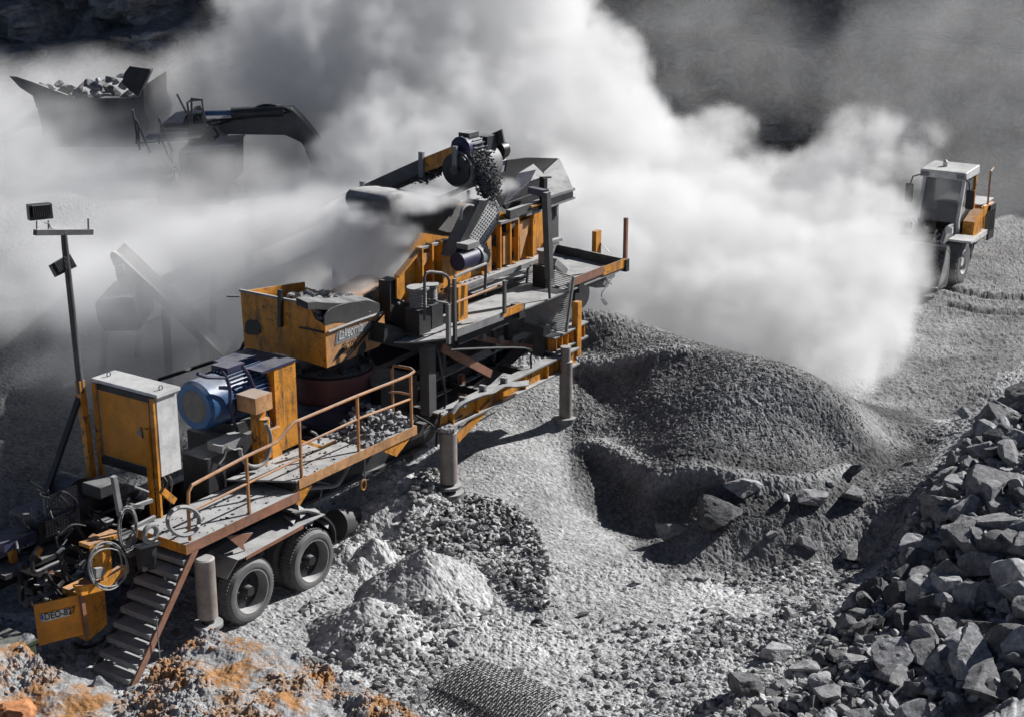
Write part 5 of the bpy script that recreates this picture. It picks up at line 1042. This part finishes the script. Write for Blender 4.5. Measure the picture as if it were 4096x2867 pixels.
cbn = LB(); cbn.prism([(-2.0, -.66, 1.3), (-.62, -.62, 1.3), (-.5, -.62, 1.75), (-.85, -.62, 2.95), (-1.95, -.62, 2.95)], (0, .03, 0)); cbn.box(-2.0, -.62, -.62, .62, 1.28, 1.34); cbn = cbn.build('cab', P_dk, ld)
for pts in (((-.5, .6, 1.75), (-.85, .6, 2.98)), ((-.62, .6, 1.3), (-.5, .6, 1.76)), ((-.5, -.6, 1.75), (-.85, -.6, 2.98))): LB().beam(*pts, .09).build('pillar', P_wh, cbn)
LB().beam((-1.9, .62, 1.3), (-1.9, .62, 2.98), .08).build('pillar', P_or, cbn)
LB().prism([(-.52, -.56, 1.72), (-.52, .56, 1.72), (-.86, .56, 2.95), (-.86, -.56, 2.95)], (.01, 0, 0)).build('windscreen', M_glass, cbn); LB().prism([(-.65, .6, 1.35), (-.55, .6, 1.75), (-.9, .6, 2.95), (-1.85, .6, 2.95), (-1.85, .6, 1.35)], (0, .01, 0)).build('side_window', M_glass, cbn)
LB().box(-1.5, -1.2, -.25, .25, 1.35, 2.2).build('seat', P_bk, cbn)
LB().prism([(-2.05, -.7, 2.98), (-.66, -.7, 2.98), (-.62, -.7, 3.22), (-2.0, -.7, 3.26)], (0, 1.4, 0)).build('roof', P_wh, cbn, bevel=.03)
for y in (-.55, .55): LB().box(-.62, -.58, y - .12, y + .12, 3.03, 3.15).build('work_light', P_gr, cbn)
LB().lathe((-1.3, -.15, 3.26), (0, 0, 1), [(0, .08), (.12, .075), (.18, .02)], 16).build('beacon', P_wh, cbn)
for s in (-1, 1):
    LB().tube([(-.7, s * .66, 3.05), (-.45, s * .85, 3.0), (-.42, s * .9, 2.75)], .02, 6).build('mirror_arm', P_bk, cbn); LB().box(-.46, -.4, s * .92 - .12, s * .92 + .12, 2.2, 2.78).build('mirror', P_bk, cbn, bevel=.02)
LB().tube([(-2.3, .95, 2.0), (-2.3, .95, 3.05), (-2.6, .95, 3.1)], .03, 6).build('exhaust', P_dk2, ld)
LB().box(-.45, .35, .62, 1.3, 1.36, 1.42).build('mudguard', P_wh, ld)
for y in (.45, -.45): LB().prism([(-.4, y, 1.75), (.3, y, 1.7), (1.3, y, .75), (1.2, y, .5), (.2, y, 1.2), (-.4, y, 1.4)], (0, .1, 0)).build('lift_arm', P_gr, ld)
bpf = [(1.2, .35), (1.35, .25), (2.15, .35), (2.2, .40), (1.6, .45), (1.35, .7), (1.3, 1.2), (1.55, 1.45), (1.5, 1.5), (1.2, 1.3), (1.15, .7)]
bk_ = LB().prism([(x, -1.15, z) for x, z in bpf], (0, 2.1, 0)).build('bucket', P_gr, ld)
for y in (-1.15, .92): LB().prism([(1.2, y, .3), (2.15, y, .32), (1.75, y, .95), (1.55, y, 1.42), (1.2, y, 1.3)], (0, .03, 0)).build('bucket_side', P_gr, bk_)
ow = lambda g: (lambda x, y, t: np.array(ld.location) + hx * x + sx_ * y * 1. + np.array([0, 0, t]))(g.uniform(1.3, 1.95), g.uniform(-1.22, 1.22), 0)
def ldp(g): x = g.uniform(1.25, 2.0); y = g.uniform(-1.1, .9); return np.array(ld.location) + LS * (hx * x + sx_ * y) + LS * np.array([0, 0, 1.35 - (x - 1.3) * 1.1 + .15 * (1 - y * y / 1.5) + g.uniform(-.06, .03)])
pl = np.array([ldp(grr) for _ in range(1500)]); scatter('bucket_gravel', pl, grr.uniform(.03, .06, 1500), ICO1, 'gravel heaped in the loader bucket', 'gravel', M_rockdark, seed=10, ncut=5)
LB().prism([(1.3, -1.12, .5), (1.95, -1.12, .5), (1.9, -1.12, .72), (1.3, -1.12, 1.32)], (0, 2.02, 0)).build('bucket_fill', M_rockdark, bk_)
for k in range(6): LB().box(-3.2 + k * .18, -3.1 + k * .18, .952, .965, 1.1, 1.75).build('vent', P_bk, ld)
LB().tube([(-.7, -.35, 1.75), (-.75, .1, 2.3)], .012, 5).build('wiper', P_bk, cbn); LB().beam((-.62, -.62, 2.0), (-.62, .62, 2.0), .03).build('grab_rail', P_bk, cbn)
for y in (.62, -.62): LB().box(.3, .4, y - .1, y + .1, 1.6, 1.78).build('headlight', P_wh, ld)
LB().tube(smooth_path([(-.3, .3, 1.3), (.2, .2, 1.6), (.9, .25, 1.2)], 4), .03, 6).build('hose', P_bk, ld); LB().cyl((-.2, .2, 1.35), (.9, .2, 1.25), .07, n=12).build('tilt_cylinder', P_st, ld)
# ------------------------------------------------------------------ excavator in the dust, upper left
def far_frame(px, py, d, z=0.0):
    p = ondist(px, py, d); return np.array([p[0], p[1], z])
def FW(rg, x, y, Yp):                                # point on the upright plane y = Yp
    r = ray(*pix(rg, x, y)); return CAMP + r * Yp / r[1]
def far_thing(name, label, cat, org): o = bpy.data.objects.new(name, None); C.objects.link(o); o.location = org; tag(o, label, cat); return o
EY = 40.0; eo = np.array([-7.0, EY + 1, 0]); ex_t = far_thing('excavator', 'dark excavator with handrails and curved boom half hidden in dust', 'excavator', eo)
def X_(pts, th, name, mt=P_dk, yo=0.0, rg='G', bevel=0): return MB(eo).prism([FW(rg, *q, EY + yo) for q in pts], (0, th, 0)).build(name, mt, ex_t, bevel=bevel)
X_(((1490, 640), (1430, 600), (1440, 540), (1700, 505), (1905, 465), (1985, 545), (2090, 680), (2160, 820), (2170, 900), (2090, 890), (2040, 790), (1975, 690), (1870, 642), (1500, 637)), .55, 'boom', P_st, .2)
X_(((2000, 740), (2060, 760), (2110, 880), (2060, 880)), .4, 'stick', P_dk, .0)
MB(eo).cyl(FW('G', 1250, 500, EY), FW('G', 1530, 495, EY), .065, n=14).build('piston_rod', P_bl, ex_t); MB(eo).cyl(FW('G', 1520, 497, EY), FW('G', 1860, 480, EY), .15, n=18).build('cylinder', P_dk, ex_t)
for k, pts in enumerate((((1560, 470), (1640, 475), (1740, 445), (1860, 465), (1910, 490)), ((1360, 560), (1420, 545), (1560, 535), (1720, 515), (1900, 490)), ((1350, 550), (1400, 575), (1520, 545)), ((1240, 500), (1270, 560), (1300, 500), (1330, 570)), ((1400, 590), (1430, 640), (1400, 660)))): MB(eo).tube(smooth_path([FW('G', *q, EY - .05) for q in pts], 5), .035, 6).build('hydraulic_hose', P_bk, ex_t)
X_(((1195, 575), (1215, 520), (1245, 485), (1275, 480), (1320, 570)), .8, 'boom_foot', P_dk, .2)
X_(((1230, 610), (1345, 600), (1425, 715), (1240, 740)), 1.6, 'cab_block', P_dk, .3)
X_(((1050, 575), (1130, 560), (1235, 575), (1235, 640), (1050, 690)), 2.0, 'engine_deck', P_st, .5)
for y0 in (600, 628, 656): X_(((1055, y0), (1235, y0 - 6), (1235, y0 + 3), (1055, y0 + 9)), .1, 'grille', P_gr, .35)
X_(((905, 690), (1310, 658), (1312, 666), (905, 700)), 1.2, 'catwalk', P_gr, -.2)
X_(((1165, 755), (1240, 735), (1530, 720), (1535, 728), (1240, 760)), 1.8, 'roof_plate', P_gr, -.6)
X_(((1235, 765), (1530, 733), (1530, 960), (1250, 960)), 1.6, 'counterweight', P_st, -.4)
X_(((1170, 765), (1232, 765), (1240, 960), (1190, 960)), 1.2, 'side_box', P_dk, -.5)
for pts in ([(1250, 640), (1238, 500), (1228, 430), (1250, 415), (1325, 412), (1335, 500), (1350, 630)], [(1250, 402), (1330, 410)], [(1258, 620), (1256, 405)], [(1235, 505), (1340, 495)], [(895, 700), (893, 540), (985, 760)], [(915, 740), (905, 560)], [(870, 475), (910, 720)], [(1045, 700), (1040, 525), (1125, 740), (1130, 830)], [(1048, 640), (1120, 815)], [(1160, 372), (1225, 500)], [(1120, 900), (1125, 860), (1150, 850), (1175, 880), (1185, 980)], [(1140, 970), (1140, 870)]):
    MB(eo).tube([FW('G', *q, EY - .3) for q in pts], .028, 6).build('handrail', P_st, ex_t)
# crawler and bucket lost in the dust below
X_(((1020, 1050), (1060, 960), (1500, 960), (1540, 1020), (1500, 1100), (1050, 1110)), .7, 'track', P_dk, -.3); X_(((2030, 880), (2130, 890), (2170, 980), (2080, 1040), (2010, 980)), .9, 'digging_bucket', P_dk)
# ------------------------------------------------------------------ primary hopper heaped with rock
PY = 43.0; po = np.array([-10.2, PY + 1.5, 0]); ph = far_thing('primary_hopper', 'flared steel feed hopper heaped with blasted rock in the dust', 'hopper', po)
def Y_(pts, d, name, mt=P_st, yo=0.0): return MB(po).prism([FW('G', *q, PY + yo) for q in pts], d).build(name, mt, ph)
Y_(((60, 255), (105, 258), (230, 300), (330, 340), (500, 400), (240, 465), (215, 385), (130, 330)), (0, .08, 0), 'hopper_wing'); Y_(((850, 190), (985, 210), (975, 240), (905, 392), (850, 350), (800, 300), (815, 235)), (0, .1, 0), 'hopper_wing', P_dk)
Y_(((985, 210), (975, 235), (903, 390), (912, 392), (990, 222)), (0, .3, 0), 'wing_edge', P_gr); Y_(((240, 440), (560, 400), (860, 400), (905, 392), (940, 320), (945, 465), (985, 560), (940, 720), (300, 720)), (0, 3.0, 0), 'hopper_body', P_st, .1)
hpz = FW('G', 600, 400, PY)
for k, (x, y, s) in enumerate(((280, 320, 30), (330, 335, 36), (380, 310, 34), (430, 340, 40), (470, 330, 30), (530, 330, 34), (570, 305, 30), (610, 320, 36), (650, 300, 34), (690, 310, 40), (720, 280, 30), (760, 290, 44), (800, 255, 38), (820, 310, 42), (745, 345, 38), (770, 390, 34), (815, 400, 40), (700, 350, 40), (620, 370, 40), (540, 380, 42), (450, 385, 44), (350, 390, 44), (850, 360, 30), (280, 370, 34), (660, 340, 30), (400, 360, 30), (500, 360, 36))):
    p = FW('G', x, y, PY + .5 + .3 * math.sin(k * 2.3)); r_ = s / 1.64 / FPX * 46; boulder(p[0], p[1], p[2], r_, k + 7, 'blasted rock heaped in the flared hopper', 'rocks heaped in the hopper', 'rock', name='rock')
Y_(((20, 675), (190, 655), (320, 655), (330, 900), (35, 980)), (0, 2.0, 0), 'side_block', P_st, 1.5)
# ------------------------------------------------------------------ discharge conveyor ghosting through the dust at left
DY = 31.5; do = np.array([-7.0, DY, 0]); dc = far_thing('stacking_conveyor', 'dark conveyor and catch bin fading into the dust behind the light mast', 'conveyor', do)
def D_(pts, th, name, mt=P_st, yo=0.0): return MB(do).prism([FW('N', *q, DY + yo) for q in pts], (0, th, 0)).build(name, mt, dc)
D_(((785, 565), (800, 550), (830, 560), (1250, 950), (1550, 1250), (1530, 1290), (1240, 1010), (860, 660), (815, 650), (790, 600)), .12, 'conveyor_side'); D_(((815, 560), (1600, 1300), (1590, 1310), (812, 575)), .9, 'belt', P_rb, .1); D_(((785, 565), (800, 550), (830, 560), (1250, 950), (1550, 1250), (1530, 1290), (1240, 1010), (860, 660), (815, 650), (790, 600)), .12, 'conveyor_side', P_st, 1.0)
D_(((678, 915), (700, 890), (880, 875), (950, 880), (1000, 1060), (990, 1110), (745, 1115), (700, 1040)), 1.4, 'catch_bin', P_dk, -.4); D_(((820, 655), (880, 645), (895, 700), (830, 710)), .3, 'bracket', P_gr, -.1); D_(((825, 710), (895, 700), (950, 830), (870, 835)), .6, 'chute', P_st, .1)
for x in (1180, 1190 + 260): MB(do).beam(FW('N', x, 960 if x < 1300 else 1200, DY + .5), np.append(FW('N', x, 1000, DY + .5)[:2], 0.0), .14).build('support_leg', P_st, dc)
# ------------------------------------------------------------------ dust: grid volumes grown from overlapping puffs
def dust_volume(name, blobs, lo, hi, voxel, dens, label, warp=1.3, sharp=3.0, nscale=.35, namp=.55, aniso=.25, seed=0.0, col=(.97, .97, .97), vary=6.0, fold=0):
    ng = bpy.data.node_groups.new(name, 'GeometryNodeTree'); N = ng.nodes; L = ng.links
    ng.interface.new_socket('Geometry', in_out='OUTPUT', socket_type='NodeSocketGeometry')
    out = N.new('NodeGroupOutput'); pos = N.new('GeometryNodeInputPosition')
    def vmath(op, a, b):
        n = N.new('ShaderNodeVectorMath'); n.operation = op
        for s, x in ((0, a), (1, b)):
            if hasattr(x, 'default_value') or hasattr(x, 'is_linked'): L.new(x, n.inputs[s])
            else: n.inputs[s].default_value = x
        return n.outputs['Value'] if op in ('LENGTH', 'DISTANCE') else n.outputs[0]
    def fm(op, *xs, clamp=False):
        n = N.new('ShaderNodeMath'); n.operation = op; n.use_clamp = clamp
        for s, x in enumerate(xs):
            if hasattr(x, 'is_linked'): L.new(x, n.inputs[s])
            else: n.inputs[s].default_value = x
        return n.outputs[0]
    def noise(scale, det, rough, off):
        n = N.new('ShaderNodeTexNoise'); n.inputs['Scale'].default_value = scale; n.inputs['Detail'].default_value = det; n.inputs['Roughness'].default_value = rough
        L.new(vmath('ADD', pos.outputs[0], off), n.inputs['Vector']); return n
    wn = noise(.28, 2, .5, (seed, 3.1, 9))
    wv = vmath('MULTIPLY', vmath('SUBTRACT', wn.outputs['Color'], (.5, .5, .5)), (warp * 2,) * 3)
    p = vmath('ADD', pos.outputs[0], wv)
    acc = None
    for (c, r, s) in blobs:
        d = vmath('LENGTH', vmath('DIVIDE', vmath('SUBTRACT', p, tuple(map(float, c))), tuple(map(float, r))), (0, 0, 0))
        f = fm('MULTIPLY', fm('MAXIMUM', fm('SUBTRACT', 1.0, d), 0.0), float(s))
        acc = f if acc is None else fm('ADD', acc, f)
    nz = noise(nscale, 8, .66, (11 + seed, 7, 5))
    k = fm('MULTIPLY', fm('SUBTRACT', nz.outputs['Fac'], .5), namp * 2)
    g = fm('ADD', fm('MINIMUM', acc, 1.0), fm('MULTIPLY', k, fm('MINIMUM', fm('MULTIPLY', acc, 6.0), 1.0)))
    if fold:
        b1 = noise(fold, 4, .6, (71 + seed, 27, 3)); b2 = noise(fold * 2.3, 3, .6, (17 + seed, 2, 33))
        bl = fm('ADD', fm('ABSOLUTE', fm('SUBTRACT', b1.outputs['Fac'], .5)), fm('MULTIPLY', fm('ABSOLUTE', fm('SUBTRACT', b2.outputs['Fac'], .5)), .5))
        g = fm('ADD', g, fm('MULTIPLY', fm('SUBTRACT', bl, .13), fm('MULTIPLY', fm('MINIMUM', fm('MULTIPLY', acc, 6.0), 1.0), 2.6)))
    den = fm('POWER', fm('MULTIPLY', fm('SUBTRACT', g, .10), sharp, clamp=True), 1.5)
    n2 = noise(nscale * 3.1, 7, .7, (3 + seed, 41, 15)); den = fm('MULTIPLY', den, fm('MINIMUM', fm('MAXIMUM', fm('MULTIPLY', fm('SUBTRACT', n2.outputs['Fac'], .33), vary), .12), 2.0))
    vc = N.new('GeometryNodeVolumeCube'); L.new(fm('MULTIPLY', den, dens), vc.inputs['Density'])
    vc.inputs['Min'].default_value = lo; vc.inputs['Max'].default_value = hi
    for s, i in (('Resolution X', 0), ('Resolution Y', 1), ('Resolution Z', 2)): vc.inputs[s].default_value = max(4, int((hi[i] - lo[i]) / voxel))
    m = bpy.data.materials.new(name); m.use_nodes = True; mn = m.node_tree.nodes; mn.remove(mn['Principled BSDF'])
    pv = mn.new('ShaderNodeVolumePrincipled'); pv.inputs['Color'].default_value = (*col, 1); pv.inputs['Density'].default_value = 1.0; pv.inputs['Anisotropy'].default_value = aniso
    m.node_tree.links.new(pv.outputs[0], mn['Material Output'].inputs['Volume'])
    sm = N.new('GeometryNodeSetMaterial'); sm.inputs['Material'].default_value = m
    L.new(vc.outputs[0], sm.inputs[0]); L.new(sm.outputs[0], out.inputs[0])
    me = bpy.data.meshes.new(name); me.materials.append(m); o = bpy.data.objects.new(name, me); C.objects.link(o)
    md = o.modifiers.new('puffs', 'NODES'); md.node_group = ng
    tag(o, label, 'dust cloud', kind='stuff'); return o
def puff(px, py, d, rx, rz, ry=None, s=2.0): return (ondist(px, py, d), (rx, ry or rx, rz), s)
main = [puff(*a) for a in (
 (1500, 300, 45, 5, 4.5), (1900, 100, 46, 4.2, 5), (2000, 650, 43, 5, 4.5), (2300, 500, 43, 2.6, 3.0), (2450, 800, 42, 3.6, 2.6), (2800, 950, 41, 3.6, 2.3), (3150, 880, 41, 2.8, 2.0), (3350, 930, 40.5, 2.2, 2.2),
 (3000, 1150, 39, 4.6, 2.6), (3350, 1200, 38, 2.2, 2.4), (3150, 1380, 36, 3.4, 1.6), (3420, 1400, 35.5, 1.4, 1.5), (3330, 1530, 34, 1.3, .8), (2700, 1150, 38, 5, 2.8), (2300, 1100, 37.5, 3.5, 3.4),
 (1250, 980, 37.5, 3.2, 1.8), (1600, 800, 39.5, 3.4, 3.0), (800, 1000, 38.5, 3.8, 1.5), (1300, 1150, 35, 3, 1.6), (1150, 930, 29.0, 1.9, 1.2), (850, 1000, 29.8, 1.8, .9), (1500, 1000, 31.5, 2.0, 1.2), (1330, 830, 29.6, 1.2, .9), (1000, 1150, 31, 2.2, 1.1), (700,1150,36,3,1.2),
 (3520, 950, 38.6, 1.2, 2.0, None, .9), (3640, 760, 45, 1.4, 1.2, None, .8), (3670, 980, 38.2, .9, 1.4, None, .28), (3560,1250,38,1.3,1.3,None,1.4), (430, 1210, 30.2, 1.2, .9, None, .45), (3700,1300,36.5,.9,.5,None,.45),(3610,1500,35,.7,.4,None,.5),(3480,1570,34,.9,.35,None,.6),(3760,1150,38,.8,.5,None,.35),(3690,560,43,1.1,.8,None,.5),(3480,600,42,1.4,1,None,.9),(2880,560,42,1.3,.9,None,.8))]
thin = [puff(*a) for a in (
 (200, 430, 47, 4, 1.3), (600, 480, 46, 4, 1.4), (250, 700, 42, 5, 1.9), (1000, 420, 47, 4, 2.4), (350, 900, 38, 4, 1.8), (250, 1100, 34, 3.0, 1.0), (520, 1080, 30.3, 1.8, 1.2, None, 3.), (420, 1250, 30.3, 1.2, .6, None, 3.), (800, 1250, 32, 3.0, 1.3), (600, 1500, 31, 3, .7), (400, 590, 41, 3, .9), (950, 780, 38.5, 3, .8))]
veil = [puff(*a) for a in ((3900, 200, 52, 5, 4), (3650, 450, 50, 3, 2.5), (3900, 700, 50, 4, 1.8), (3000, 250, 52, 5, 3.5, None, .7), (2700, 50, 52, 4, 3, None, .6))]
near = [puff(*a) for a in ((1560, 1100, 28.6, .9, .5), (1420, 1160, 27.5, .8, .32), (1480, 1010, 28.6, 1.0, .6), (1600, 930, 28.0, .7, .3, None, 1.3), (1700, 800, 28.0, .6, .25, None, 1.4), (1480, 850, 28.2, .8, .3), (1850, 790, 28.2, .4, .2, None, 1.2), (2010, 735, 28.9, .3, .18, None, 1.2))]
dust_volume('dust_cloud', main, (-16, 27, -.3), (15, 54, 15), .17, .6, 'thick white dust plume billowing behind the crusher across the quarry', col=(.86, .86, .86), warp=1.5, sharp=2.8, namp=.8, nscale=.55, vary=8.0, fold=.45)
dust_volume('dust_haze', thin, (-22, 26, -.3), (2, 54, 13), .35, .22, 'thin grey dust drifting over the quarry floor at left', warp=1.8, seed=31., namp=.8)
dust_volume('dust_veil', veil, (0, 40, 0), (26, 58, 18), .5, .035, 'faint dust veil in front of the quarry wall at upper right', warp=1.8, seed=61., namp=.9)
dust_volume('dust_puff', near, (-6.5, 25, 2.2), (2.0, 31.5, 7), .09, 2.4, 'small dust puffs rising from the orange hopper and the screen', warp=.45, seed=5., nscale=1.2, namp=.9, col=(.98, .98, .98))
